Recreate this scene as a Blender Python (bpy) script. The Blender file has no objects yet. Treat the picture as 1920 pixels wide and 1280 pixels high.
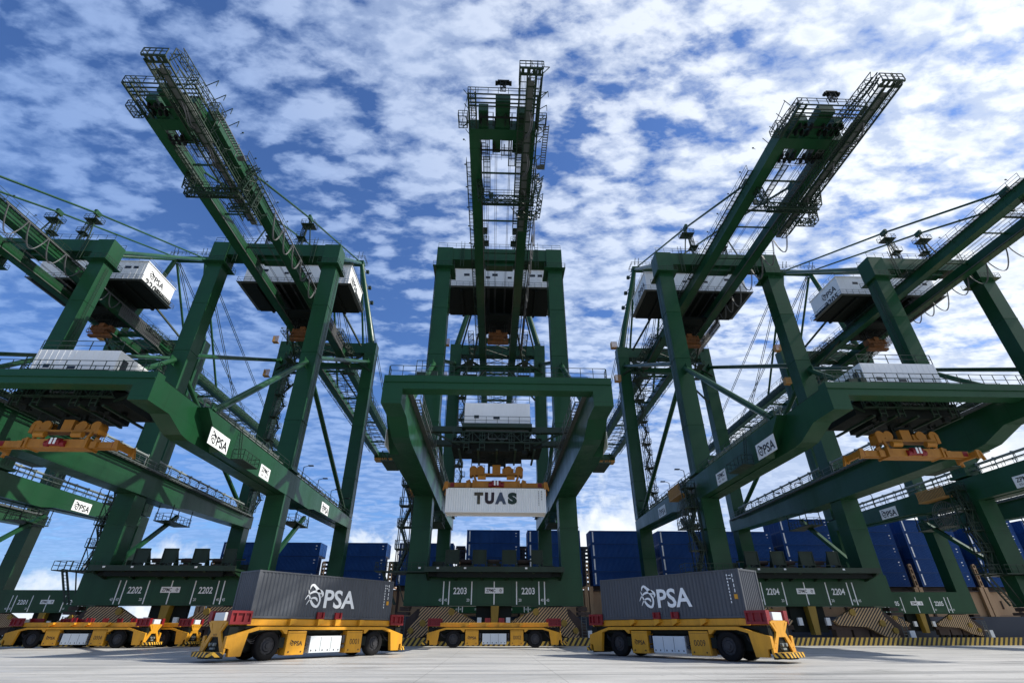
import bpy, math, random
from mathutils import Vector, Matrix
random.seed(7)
R = math.radians
SC = bpy.context.scene
COL = SC.collection

# ------------------------------------------------------------------ camera
cam = bpy.data.cameras.new("camera"); cam_o = bpy.data.objects.new("camera", cam); COL.objects.link(cam_o)
cam.sensor_width = 36.0; cam.lens = 17.37; cam.clip_start = 0.1; cam.clip_end = 20000
cam_o.location = (0, 0, 1.8); cam_o.rotation_euler = (R(90 + 30.15), 0, R(-2.0))
SC.camera = cam_o
SC.view_settings.view_transform = 'Standard'; SC.view_settings.look = 'None'
SC.view_settings.exposure = 0.40; SC.view_settings.gamma = 1.0

# ------------------------------------------------------------------ sun + sky
SUN_AZ = 91.5      # degrees clockwise from +Y
SUN_EL = 43.0
sun = bpy.data.lights.new("sun", 'SUN'); sun.energy = 4.8; sun.angle = R(0.5); sun.color = (1.0, 0.95, 0.87)
sun_o = bpy.data.objects.new("sun", sun); COL.objects.link(sun_o)
sd = Vector((math.sin(R(SUN_AZ)) * math.cos(R(SUN_EL)), math.cos(R(SUN_AZ)) * math.cos(R(SUN_EL)), math.sin(R(SUN_EL))))
sun_o.rotation_euler = sd.to_track_quat('Z', 'Y').to_euler()
sun_o.location = (0, 0, 200)

W = bpy.data.worlds.new("World"); SC.world = W; W.use_nodes = True
nt = W.node_tree; nt.nodes.clear()
def N(tree, kind, **kw):
    n = tree.nodes.new(kind)
    for k, v in kw.items(): setattr(n, k, v)
    return n
def link(tree, a, b): tree.links.new(a, b)
def mth(tree, op, a, b=None, c=None, clamp=False):
    n = tree.nodes.new('ShaderNodeMath'); n.operation = op; n.use_clamp = clamp
    for i, v in enumerate((a, b, c)):
        if v is None: continue
        if isinstance(v, (int, float)): n.inputs[i].default_value = v
        else: tree.links.new(v, n.inputs[i])
    return n.outputs[0]
def ramp(tree, fac, stops, interp='LINEAR'):
    n = tree.nodes.new('ShaderNodeValToRGB'); n.color_ramp.interpolation = interp
    e = n.color_ramp.elements
    while len(e) < len(stops): e.new(0.5)
    for i, (p, c) in enumerate(stops):
        e[i].position = p; e[i].color = (c, c, c, 1) if isinstance(c, (int, float)) else tuple(c) + (1,)
    tree.links.new(fac, n.inputs[0]); return n.outputs[0]
def mixc(tree, fac, a, b, mode='MIX'):
    n = tree.nodes.new('ShaderNodeMix'); n.data_type = 'RGBA'; n.blend_type = mode
    for sock, v in ((n.inputs[0], fac), (n.inputs[6], a), (n.inputs[7], b)):
        if isinstance(v, (int, float)): sock.default_value = v
        elif isinstance(v, tuple): sock.default_value = v + (1,) if len(v) == 3 else v
        else: tree.links.new(v, sock)
    return n.outputs[2]

tc = N(nt, 'ShaderNodeTexCoord'); sep = N(nt, 'ShaderNodeSeparateXYZ'); link(nt, tc.outputs['Generated'], sep.inputs[0])
sky = N(nt, 'ShaderNodeTexSky', sky_type='NISHITA'); sky.sun_disc = False
sky.sun_elevation = R(SUN_EL); sky.sun_rotation = R(SUN_AZ); sky.air_density = 1.0; sky.dust_density = 0.6; sky.ozone_density = 2.2
zz = mth(nt, 'ADD', mth(nt, 'MAXIMUM', sep.outputs[2], 0.0), 0.12)
px_ = mth(nt, 'DIVIDE', sep.outputs[0], zz); py_ = mth(nt, 'DIVIDE', sep.outputs[1], zz)
cmb = N(nt, 'ShaderNodeCombineXYZ'); link(nt, px_, cmb.inputs[0]); link(nt, py_, cmb.inputs[1])
mp = N(nt, 'ShaderNodeMapping'); link(nt, cmb.outputs[0], mp.inputs[0])
mp.inputs['Rotation'].default_value = (0, 0, R(32)); mp.inputs['Scale'].default_value = (0.82, 1.45, 1)
def noise(tree, vec, scale, detail, rough, dist=0.0, w=None):
    n = tree.nodes.new('ShaderNodeTexNoise'); n.inputs['Scale'].default_value = scale
    n.inputs['Detail'].default_value = detail; n.inputs['Roughness'].default_value = rough; n.inputs['Distortion'].default_value = dist
    if w is not None: n.noise_dimensions = '4D'; n.inputs['W'].default_value = w
    tree.links.new(vec, n.inputs['Vector']); return n.outputs['Fac']
n_big = noise(nt, mp.outputs[0], 1.3, 3, 0.5, 0.3, 3.4)
n_mid = noise(nt, mp.outputs[0], 8.5, 5, 0.52, 0.25, 1.7)
n_fin = noise(nt, mp.outputs[0], 26.0, 6, 0.6, 0.2, 5.0)
# small rounded cloudlets: cells of a warped voronoi
wn = N(nt, 'ShaderNodeTexNoise'); wn.inputs['Scale'].default_value = 9.0; wn.inputs['Detail'].default_value = 4; link(nt, mp.outputs[0], wn.inputs['Vector'])
wv_ = N(nt, 'ShaderNodeVectorMath', operation='MULTIPLY_ADD'); link(nt, wn.outputs['Color'], wv_.inputs[0]); wv_.inputs[1].default_value = (0.11, 0.11, 0); link(nt, mp.outputs[0], wv_.inputs[2])
vo = N(nt, 'ShaderNodeTexVoronoi'); vo.feature = 'SMOOTH_F1'; vo.inputs['Scale'].default_value = 13.5; vo.inputs['Smoothness'].default_value = 0.55; link(nt, wv_.outputs[0], vo.inputs['Vector'])
cell = mth(nt, 'SUBTRACT', 0.62, vo.outputs['Distance'])
side = mth(nt, 'MULTIPLY', px_, 0.10)
dens = mth(nt, 'ADD', mth(nt, 'ADD', mth(nt, 'MULTIPLY', n_big, 0.92), mth(nt, 'MULTIPLY', n_mid, 0.48)), mth(nt, 'ADD', mth(nt, 'MULTIPLY', n_fin, 0.60), mth(nt, 'MULTIPLY', cell, 0.44)))
hz = mth(nt, 'SUBTRACT', 1.0, mth(nt, 'MAXIMUM', sep.outputs[2], 0.0)); dens = mth(nt, 'ADD', dens, mth(nt, 'MULTIPLY', mth(nt, 'MULTIPLY', hz, hz), 0.20))
dens = mth(nt, 'ADD', dens, mth(nt, 'MINIMUM', mth(nt, 'MAXIMUM', side, -0.03), 0.24))
mask = ramp(nt, mth(nt, 'MULTIPLY', dens, 0.5), [(0.470, 0.0), (0.50, 0.34), (0.545, 0.78), (0.61, 1.0)])
thick = ramp(nt, mth(nt, 'MULTIPLY', dens, 0.5), [(0.46, 0.45), (0.55, 0.95), (0.66, 0.95), (0.76, 0.45)])
# light falls off away from the sun
sdn = N(nt, 'ShaderNodeVectorMath', operation='DOT_PRODUCT'); link(nt, tc.outputs['Generated'], sdn.inputs[0]); sdn.inputs[1].default_value = tuple(sd)
glow = ramp(nt, mth(nt, 'MULTIPLY', mth(nt, 'ADD', sdn.outputs['Value'], 1.0), 0.5), [(0.40, 0.03), (0.60, 0.20), (0.76, 0.58), (0.90, 0.95), (1.0, 1.0)])
lit = mixc(nt, glow, (2.3, 3.7, 6.8), (8.6, 9.0, 9.4)); shd = mixc(nt, glow, (1.3, 2.4, 5.0), (4.6, 5.4, 6.8))
rip = ramp(nt, mth(nt, 'ADD', mth(nt, 'MULTIPLY', n_fin, 0.75), mth(nt, 'MULTIPLY', cell, 0.5)), [(0.36, 0.25), (0.55, 1.0)])
cc = N(nt, 'ShaderNodeVectorMath', operation='ADD'); link(nt, mixc(nt, mth(nt, 'MULTIPLY', thick, rip), shd, lit), cc.inputs[0]); cc.inputs[1].default_value = (0, 0, 0)
skyc = mixc(nt, 1.0, sky.outputs[0], (0.62, 0.86, 1.26), 'MULTIPLY')
opac = mth(nt, 'ADD', 0.80, mth(nt, 'MULTIPLY', px_, 0.14)); opac = mth(nt, 'MINIMUM', mth(nt, 'MAXIMUM', opac, 0.62), 0.97)
fin = mixc(nt, mth(nt, 'MULTIPLY', mask, opac), skyc, cc.outputs[0])
# low bank of cumulus towards the horizon
low = noise(nt, tc.outputs['Generated'], 6.5, 7, 0.58, 0.3, 2.2)
low = mth(nt, 'ADD', low, mth(nt, 'MULTIPLY', sep.outputs[0], 0.10)); low = mth(nt, 'SUBTRACT', low, mth(nt, 'MULTIPLY', mth(nt, 'MAXIMUM', sep.outputs[2], 0.0), 0.75))
lowm = ramp(nt, low, [(0.40, 0.0), (0.455, 0.75), (0.50, 0.95)])
lowc = mixc(nt, ramp(nt, low, [(0.42, 0.0), (0.56, 1.0)]), (5.6, 6.4, 7.6), (8.6, 8.8, 8.9))
fin = mixc(nt, lowm, fin, lowc)
bg = N(nt, 'ShaderNodeBackground'); bg.inputs['Strength'].default_value = 0.10; link(nt, fin, bg.inputs[0])
wo = N(nt, 'ShaderNodeOutputWorld'); link(nt, bg.outputs[0], wo.inputs[0])

# ------------------------------------------------------------------ materials
def mat(name, col, rough=0.5, metal=0.0, dirt=0.25, dcol=None, scale=0.6, bump=0.0, streak=True, coat=0.0, spec=0.4, seam=False):
    m = bpy.data.materials.new(name); m.use_nodes = True; t = m.node_tree; b = t.nodes['Principled BSDF']
    b.inputs['Roughness'].default_value = rough; b.inputs['Metallic'].default_value = metal
    b.inputs['Specular IOR Level'].default_value = spec
    if coat: b.inputs['Coat Weight'].default_value = coat; b.inputs['Coat Roughness'].default_value = 0.12
    tcn = N(t, 'ShaderNodeTexCoord'); mpn = N(t, 'ShaderNodeMapping'); link(t, tcn.outputs['Object'], mpn.inputs[0])
    mpn.inputs['Scale'].default_value = (1, 1, 0.22) if streak else (1, 1, 1)
    f = noise(t, mpn.outputs[0], scale, 6, 0.65)
    f2 = noise(t, mpn.outputs[0], scale * 7, 5, 0.7, 0.0, 2.0)
    f = mth(t, 'ADD', mth(t, 'MULTIPLY', f, 0.6), mth(t, 'MULTIPLY', f2, 0.4))
    f = ramp(t, f, [(0.38, 0.0), (0.66, 1.0)])
    d = dcol or tuple(c * 0.5 for c in col)
    c = mixc(t, mth(t, 'MULTIPLY', f, dirt), col, d)
    if seam:
        spn = N(t, 'ShaderNodeSeparateXYZ'); link(t, tcn.outputs['Object'], spn.inputs[0])
        def ln(k, per, w): return mth(t, 'LESS_THAN', mth(t, 'ABSOLUTE', mth(t, 'SUBTRACT', mth(t, 'FRACT', mth(t, 'DIVIDE', spn.outputs[k], per)), 0.5)), w / per)
        sm = mth(t, 'MAXIMUM', mth(t, 'MAXIMUM', ln(0, 4.73, .028), ln(1, 5.37, .03)), ln(2, 3.13, .022))
        c = mixc(t, mth(t, 'MULTIPLY', sm, 0.55), c, tuple(q * 0.35 for q in col))
        mpr = N(t, 'ShaderNodeMapping'); link(t, tcn.outputs['Object'], mpr.inputs[0]); mpr.inputs['Scale'].default_value = (1.6, 1.6, 0.12)
        ru = ramp(t, noise(t, mpr.outputs[0], 1.5, 6, 0.7, 0.0, 6.0), [(0.60, 0.0), (0.72, 1.0)])
        c = mixc(t, mth(t, 'MULTIPLY', ru, 0.55), c, (0.035, 0.032, 0.018))
        fd = ramp(t, noise(t, mpn.outputs[0], 0.14, 3, 0.5, 0.0, 8.0), [(0.40, 0.0), (0.62, 1.0)])
        c = mixc(t, mth(t, 'MULTIPLY', fd, 0.35), c, tuple(q * 1.5 + 0.004 for q in col))
    link(t, c, b.inputs['Base Color'])
    link(t, mth(t, 'ADD', mth(t, 'MULTIPLY', f, 0.22), rough - 0.08, clamp=True), b.inputs['Roughness'])
    if bump:
        bn = N(t, 'ShaderNodeBump'); bn.inputs['Strength'].default_value = bump; bn.inputs['Distance'].default_value = 0.03
        link(t, f2, bn.inputs['Height']); link(t, bn.outputs[0], b.inputs['Normal'])
    return m
M = {}
M['green'] = mat('green_paint', (0.0078, 0.051, 0.0188), 0.40, 0, 0.45, (0.008, 0.034, 0.016), 0.35, spec=0.16, seam=True, coat=0.16)
M['dkgreen'] = mat('dark_green_steel', (0.006, 0.028, 0.012), 0.5, 0, 0.5, (0.02, 0.02, 0.015), 0.8)
M['white'] = mat('white_panel', (0.78, 0.79, 0.78), 0.45, 0, 0.22, (0.45, 0.44, 0.40), 0.7)
M['whitebox'] = mat('pale_grey_case', (0.62, 0.66, 0.68), 0.4, 0, 0.2, (0.4, 0.4, 0.38), 2.0)
M['orange'] = mat('amber_spreader_paint', (0.40, 0.17, 0.014), 0.5, 0, 0.6, (0.22, 0.09, 0.02), 1.5, 0.2)
M['shadeorange'] = mat('shaded_orange_paint', (0.20, 0.075, 0.015), 0.6, 0, 0.8, (0.06, 0.03, 0.015), 2.0)  # darker copy of the spreader orange, headblock's shade put into the colour
M['maroon'] = mat('maroon_lettering', (0.018, 0.008, 0.013), 0.5)
M['slateblue'] = mat('slate_blue_lettering', (0.06, 0.085, 0.13), 0.5, 0, 0.5, (0.01, 0.015, 0.03), 5.0, streak=False)
M['deepgreen'] = mat('deep_green_lettering', (0.008, 0.03, 0.02), 0.5)
M['goldblack'] = mat('black_and_gold_lettering', (0.012, 0.014, 0.014), 0.5, 0, 0.5, (0.20, 0.16, 0.07), 1.6, streak=False)
M['conduit'] = mat('pale_conduit', (0.24, 0.27, 0.26), 0.5, 0, 0.5, (0.08, 0.10, 0.09), 2.0)
M['dullyellow'] = mat('dull_yellow_paint', (0.30, 0.19, 0.02), 0.6, 0, 0.6, (0.10, 0.07, 0.02), 2.0)
M['yellow'] = mat('yellow_paint', (0.66, 0.315, 0.02), 0.42, 0, 0.5, (0.34, 0.16, 0.03), 1.8, spec=0.3)
M['red'] = mat('red_paint', (0.21, 0.007, 0.012), 0.45, 0, 0.45, (0.10, 0.01, 0.012), 2.0)
M['tyre'] = mat('tyre_rubber', (0.006, 0.006, 0.007), 0.85, 0, 0.5, (0.018, 0.017, 0.016), 3.0, 0.4, False, spec=0.2)
M['hub'] = mat('grey_hub_steel', (0.035, 0.035, 0.04), 0.6, 0.2, 0.4, None, 4.0, 0, False)
M['dark'] = mat('dark_machinery', (0.007, 0.011, 0.010), 0.6, 0.0, 0.6, (0.016, 0.018, 0.014), 1.2, spec=0.15)
M['galv'] = mat('galvanised_steel', (0.10, 0.115, 0.11), 0.5, 0.3, 0.4, (0.06, 0.07, 0.06), 1.5)
M['black'] = mat('black_lettering', (0.008, 0.009, 0.012), 0.5, 0, 0.2, None, 2)
M['ink'] = mat('white_lettering', (0.84, 0.86, 0.86), 0.5, 0, 0.2, (0.35, 0.38, 0.38), 6.0)
M['navy'] = mat('blue_container_paint', (0.005, 0.052, 0.205), 0.45, 0, 0.35, (0.008, 0.035, 0.11), 0.7, spec=0.2)
M['greybox'] = mat('slate_container_paint', (0.066, 0.074, 0.088), 0.5, 0, 0.4, (0.045, 0.048, 0.055), 0.8)
M['whitecon'] = mat('white_container_paint', (0.80, 0.82, 0.81), 0.45, 0, 0.15, (0.42, 0.42, 0.38), 0.8)
M['tan'] = mat('tan_ship_paint', (0.42, 0.27, 0.15), 0.55, 0, 0.4, (0.2, 0.1, 0.05), 0.5)
M['hull'] = mat('navy_hull_paint', (0.010, 0.020, 0.045), 0.45, 0, 0.5, (0.03, 0.04, 0.05), 0.3)
M['rust'] = mat('brown_bogie_steel', (0.05, 0.03, 0.022), 0.6, 0.1, 0.6, (0.03, 0.022, 0.018), 1.2)
M['glass'] = mat('dark_glass', (0.015, 0.02, 0.025), 0.12, 0, 0.1, None, 2)
M['cable'] = mat('grey_cable', (0.09, 0.095, 0.10), 0.6, 0, 0.3, None, 3)
M['rope'] = mat('steel_rope', (0.05, 0.055, 0.06), 0.5, 0.3, 0.3, None, 3)
M['wood'] = mat('ochre_cage_paint', (0.45, 0.24, 0.06), 0.6, 0, 0.5, (0.2, 0.1, 0.04), 2)
def stripe_mat(name, a, b, period, dirt=0.35, slant=1.0):
    m = mat(name, a, 0.5, 0, dirt, None, 1.5); t = m.node_tree; bs = t.nodes['Principled BSDF']
    src = bs.inputs['Base Color'].links[0].from_socket
    tcn = N(t, 'ShaderNodeTexCoord'); sp = N(t, 'ShaderNodeSeparateXYZ'); link(t, tcn.outputs['Object'], sp.inputs[0])
    v = mth(t, 'ADD', mth(t, 'ADD', sp.outputs[0], sp.outputs[1]), mth(t, 'MULTIPLY', sp.outputs[2], -slant))
    v = mth(t, 'FRACT', mth(t, 'DIVIDE', v, period)); v = mth(t, 'GREATER_THAN', v, 0.5)
    c = mixc(t, v, src, b); link(t, c, bs.inputs['Base Color']); return m
M['hazard'] = stripe_mat('hazard_stripes', (0.50, 0.33, 0.16), (0.012, 0.010, 0.010), 0.42)
M['kerbstripe'] = stripe_mat('kerb_hazard_stripes', (0.50, 0.33, 0.05), (0.014, 0.012, 0.010), 0.62, 0.4, 0.75)
M['bumpstripe'] = stripe_mat('bumper_hazard_stripes', (0.75, 0.42, 0.04), (0.014, 0.012, 0.010), 0.42, 0.3, -1.0)

def concrete():
    m = bpy.data.materials.new('concrete_apron'); m.use_nodes = True; t = m.node_tree; b = t.nodes['Principled BSDF']
    tcn = N(t, 'ShaderNodeTexCoord'); sp = N(t, 'ShaderNodeSeparateXYZ'); link(t, tcn.outputs['Object'], sp.inputs[0])
    mpn = N(t, 'ShaderNodeMapping'); link(t, tcn.outputs['Object'], mpn.inputs[0]); mpn.inputs['Scale'].default_value = (0.16, 1.0, 1)
    mp2 = N(t, 'ShaderNodeMapping'); link(t, tcn.outputs['Object'], mp2.inputs[0]); mp2.inputs['Scale'].default_value = (0.45, 1.0, 1); mp2.inputs['Rotation'].default_value = (0, 0, R(14))
    a = noise(t, mpn.outputs[0], 0.55, 6, 0.62, 0.8); bb = noise(t, mp2.outputs[0], 0.16, 5, 0.6, 1.2, 4.0); f = noise(t, tcn.outputs['Object'], 9.0, 6, 0.7)
    g = noise(t, tcn.outputs['Object'], 60.0, 3, 0.7)
    st = ramp(t, a, [(0.36, 0.0), (0.62, 1.0)]); bl = ramp(t, bb, [(0.38, 0.0), (0.60, 1.0)])
    c = mixc(t, st, (0.30, 0.30, 0.285), (0.43, 0.425, 0.405)); c = mixc(t, mth(t, 'MULTIPLY', bl, 0.7), c, (0.52, 0.51, 0.48))
    # tyre tracks: dark bands that run with the lanes
    wv = N(t, 'ShaderNodeTexNoise'); wv.inputs['Scale'].default_value = 0.9; wv.inputs['Detail'].default_value = 4
    mp3 = N(t, 'ShaderNodeMapping'); link(t, tcn.outputs['Object'], mp3.inputs[0]); mp3.inputs['Scale'].default_value = (0.03, 1.0, 1); link(t, mp3.outputs[0], wv.inputs['Vector'])
    tr = ramp(t, wv.outputs['Fac'], [(0.56, 0.0), (0.64, 1.0)])
    c = mixc(t, mth(t, 'MULTIPLY', tr, 0.6), c, (0.17, 0.172, 0.17))
    c = mixc(t, mth(t, 'MULTIPLY', f, 0.35), c, mixc(t, 0.5, c, (0.12, 0.12, 0.12)))
    c = mixc(t, mth(t, 'MULTIPLY', g, 0.25), c, (0.25, 0.25, 0.25))
    def joint(sock, per, w):
        v = mth(t, 'ABSOLUTE', mth(t, 'SUBTRACT', mth(t, 'FRACT', mth(t, 'DIVIDE', sock, per)), 0.5)); return mth(t, 'LESS_THAN', v, w / per)
    j = mth(t, 'MAXIMUM', joint(sp.outputs[0], 6.0, 0.015), joint(sp.outputs[1], 6.0, 0.015))
    wv2 = N(t, 'ShaderNodeTexWave'); wv2.wave_type = 'RINGS'; wv2.inputs['Scale'].default_value = 0.045; wv2.inputs['Distortion'].default_value = 2.5; wv2.inputs['Detail'].default_value = 2; wv2.inputs['Detail Scale'].default_value = 0.4; link(t, tcn.outputs['Object'], wv2.inputs['Vector'])
    tk = ramp(t, wv2.outputs['Fac'], [(0.0, 1.0), (0.012, 0.0)]); tk = mth(t, 'MULTIPLY', tk, ramp(t, bb, [(0.45, 0.0), (0.6, 1.0)]))
    c = mixc(t, mth(t, 'MULTIPLY', tk, 0.45), c, (0.10, 0.10, 0.10))
    sp3 = noise(t, tcn.outputs['Object'], 1.7, 5, 0.7, 0.6, 9.0); spots = ramp(t, sp3, [(0.60, 0.0), (0.68, 1.0)])
    c = mixc(t, mth(t, 'MULTIPLY', spots, 0.6), c, (0.15, 0.145, 0.135))
    c = mixc(t, mth(t, 'MULTIPLY', j, 0.55), c, (0.08, 0.08, 0.078))
    link(t, c, b.inputs['Base Color'])
    link(t, ramp(t, a, [(0.35, 0.32), (0.6, 0.72)]), b.inputs['Roughness'])
    bn = N(t, 'ShaderNodeBump'); bn.inputs['Strength'].default_value = 0.25; bn.inputs['Distance'].default_value = 0.02; link(t, f, bn.inputs['Height']); link(t, bn.outputs[0], b.inputs['Normal'])
    return m
M['concrete'] = concrete()
def water():
    m = bpy.data.materials.new('sea_water'); m.use_nodes = True; t = m.node_tree; b = t.nodes['Principled BSDF']
    b.inputs['Base Color'].default_value = (0.012, 0.035, 0.045, 1); b.inputs['Roughness'].default_value = 0.12
    tcn = N(t, 'ShaderNodeTexCoord'); f = noise(t, tcn.outputs['Object'], 0.35, 6, 0.6, 0.4)
    bn = N(t, 'ShaderNodeBump'); bn.inputs['Strength'].default_value = 0.5; bn.inputs['Distance'].default_value = 0.3; link(t, f, bn.inputs['Height']); link(t, bn.outputs[0], b.inputs['Normal']); return m
M['water'] = water()

# ------------------------------------------------------------------ mesh helpers
class MB:
    def __init__(s): s.v = []; s.f = []; s.g = []
    def add(s, vs, fs):
        n = len(s.v); vs = [tuple(p) for p in vs]
        s.g.append((n, n + len(vs), len(s.f), len(s.f) + len(fs), [min(p[i] for p in vs) - .06 for i in range(3)], [max(p[i] for p in vs) + .06 for i in range(3)]))
        s.v += [tuple(p) for p in vs]; s.f += [tuple(i + n for i in f) for f in fs]; return s
    def box(s, x0, x1, y0, y1, z0, z1):
        return s.add([(x0, y0, z0), (x1, y0, z0), (x1, y1, z0), (x0, y1, z0), (x0, y0, z1), (x1, y0, z1), (x1, y1, z1), (x0, y1, z1)],
                     [(0, 3, 2, 1), (4, 5, 6, 7), (0, 1, 5, 4), (1, 2, 6, 5), (2, 3, 7, 6), (3, 0, 4, 7)])
    def cbox(s, c, d): return s.box(c[0] - d[0] / 2, c[0] + d[0] / 2, c[1] - d[1] / 2, c[1] + d[1] / 2, c[2] - d[2] / 2, c[2] + d[2] / 2)
    def beam(s, p, q, w, h=None, up=(0, 0, 1)):
        h = h or w; p = Vector(p); q = Vector(q); d = (q - p)
        if d.length < 1e-6: return s
        d.normalize(); u = Vector(up)
        if abs(d.dot(u)) > 0.97: u = Vector((0, 1, 0))
        r = d.cross(u).normalized(); u = r.cross(d).normalized(); r = r * w / 2; u = u * h / 2
        return s.add([p - r - u, p + r - u, p + r + u, p - r + u, q - r - u, q + r - u, q + r + u, q - r + u],
                     [(0, 3, 2, 1), (4, 5, 6, 7), (0, 1, 5, 4), (1, 2, 6, 5), (2, 3, 7, 6), (3, 0, 4, 7)][::1])
    def tube(s, p, q, r, n=10, r2=None, caps=True):
        p = Vector(p); q = Vector(q); d = (q - p).normalized(); r2 = r if r2 is None else r2
        u = Vector((0, 0, 1)) if abs(d.z) < 0.95 else Vector((0, 1, 0)); a = d.cross(u).normalized(); b = d.cross(a)
        vs = []
        for c, rr in ((p, r), (q, r2)):
            for i in range(n): t = 2 * math.pi * i / n; vs.append(c + a * (rr * math.cos(t)) + b * (rr * math.sin(t)))
        fs = [(i, i + n, (i + 1) % n + n, (i + 1) % n) for i in range(n)]
        if caps: fs += [tuple(range(n)), tuple(range(2 * n - 1, n - 1, -1))]
        return s.add(vs, fs)
    def path(s, pts, r, n=5):
        for a, b in zip(pts, pts[1:]): s.tube(a, b, r, n, None, False)
        return s
    def prism(s, prof, a0, a1, axis='x'):
        # prof: list of 2D points, extruded along axis
        n = len(prof); vs = []
        for a in (a0, a1):
            for (u, v) in prof:
                vs.append((a, u, v) if axis == 'x' else ((u, a, v) if axis == 'y' else (u, v, a)))
        return s.add(vs, [(i, (i + 1) % n, (i + 1) % n + n, i + n) for i in range(n)] + [tuple(range(n - 1, -1, -1)), tuple(range(n, 2 * n))])
    def rail(s, pts, h=1.1, sp=1.9, w=0.055, mid=True):
        pts = [Vector(p) for p in pts]
        for a, b in zip(pts, pts[1:]):
            L = (b - a).length; n = max(1, round(L / sp))
            for i in range(n + 1):
                p = a.lerp(b, i / n); s.beam(p, p + Vector((0, 0, h)), w)
            s.beam(a + Vector((0, 0, h)), b + Vector((0, 0, h)), w)
            if mid: s.beam(a + Vector((0, 0, h * .5)), b + Vector((0, 0, h * .5)), w * .8)
        return s
    def lattice(s, p, q, w, h, n, t=0.12):
        # square lattice truss from p to q (p,q at centre)
        p = Vector(p); q = Vector(q); d = (q - p).normalized(); u = Vector((0, 0, 1)) if abs(d.z) < .9 else Vector((0, 1, 0))
        r = d.cross(u).normalized(); u = r.cross(d).normalized()
        cs = [r * w / 2 + u * h / 2, -r * w / 2 + u * h / 2, -r * w / 2 - u * h / 2, r * w / 2 - u * h / 2]
        for c in cs: s.beam(p + c, q + c, t)
        for i in range(n):
            a = p.lerp(q, i / n); b = p.lerp(q, (i + 1) / n)
            for j in range(4):
                c0 = cs[j]; c1 = cs[(j + 1) % 4]; s.beam(a + c0, a + c1, t * .7)
                s.beam(a + (c0 if i % 2 else c1), b + (c1 if i % 2 else c0), t * .6)
        return s
    def grate(s, x0, x1, y0, y1, z, nx=None, bar=0.06, th=0.06, step=0.9):
        # open walkway floor: two edge channels + cross bars + thin grid
        s.box(x0, x0 + bar * 1.6, y0, y1, z - .14, z); s.box(x1 - bar * 1.6, x1, y0, y1, z - .14, z)
        n = max(1, int((y1 - y0) / step))
        for i in range(n + 1):
            y = y0 + (y1 - y0) * i / n; s.box(x0 + bar * 1.6, x1 - bar * 1.6, y - th / 2, y + th / 2, z - .10, z - .01)
        m = max(2, int((x1 - x0) / 0.16))
        for i in range(1, m):
            x = x0 + (x1 - x0) * i / m; s.box(x - .022, x + .022, y0, y1, z - .035, z - .005)
        return s
    def stairs(s, xa, xb, y0, y1, z0, z1, flights, w=0.9, land=1.1):
        # zigzag stair along x between xa and xb; y0..y1 width
        dz = (z1 - z0) / flights
        for i in range(flights):
            a, b = (xa, xb) if i % 2 == 0 else (xb, xa); sg = 1 if b > a else -1
            p0 = Vector((a + sg * land * .5, 0, z0 + i * dz)); p1 = Vector((b - sg * land * .5, 0, z0 + (i + 1) * dz))
            for y in (y0, y1):
                s.beam((p0.x, y, p0.z), (p1.x, y, p1.z), .08, .22)
                s.beam((p0.x, y, p0.z + 1.0), (p1.x, y, p1.z + 1.0), .05)
                for t in (0.1, .5, .9): q = p0.lerp(p1, t); s.beam((q.x, y, q.z), (q.x, y, q.z + 1.0), .045)
            n = max(3, int(dz / .3))
            for j in range(1, n): q = p0.lerp(p1, j / n); s.box(q.x - .12, q.x + .12, y0, y1, q.z - .02, q.z + .02)
            s.box(min(b, b - sg * land), max(b, b - sg * land), y0, y1, z0 + (i + 1) * dz - .08, z0 + (i + 1) * dz)
            e = b
            s.rail([(b - sg * land, y0, z0 + (i + 1) * dz), (e, y0, z0 + (i + 1) * dz), (e, y1, z0 + (i + 1) * dz), (b - sg * land, y1, z0 + (i + 1) * dz)], 1.0, .8, .045)
        return s
    def mesh(s, name, m, smooth=False):
        me = bpy.data.meshes.new(name); me.from_pydata(s.v, [], s.f); me.update()
        import bmesh as _b
        bm = _b.new(); bm.from_mesh(me); _b.ops.recalc_face_normals(bm, faces=bm.faces); bm.to_mesh(me); bm.free()
        if smooth:
            for p in me.polygons: p.use_smooth = True
        me.materials.append(M[m] if isinstance(m, str) else m); return me
    def obj(s, name, m, parent=None, smooth=False, loc=None, bevel=0):
        o = bpy.data.objects.new(name, s.mesh(name, m, smooth)); COL.objects.link(o)
        if parent is not None: o.parent = parent
        if loc: o.location = loc
        if bevel: b = o.modifiers.new('edge', 'BEVEL'); b.width = bevel; b.segments = 2; b.limit_method = 'ANGLE'
        return o
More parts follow.
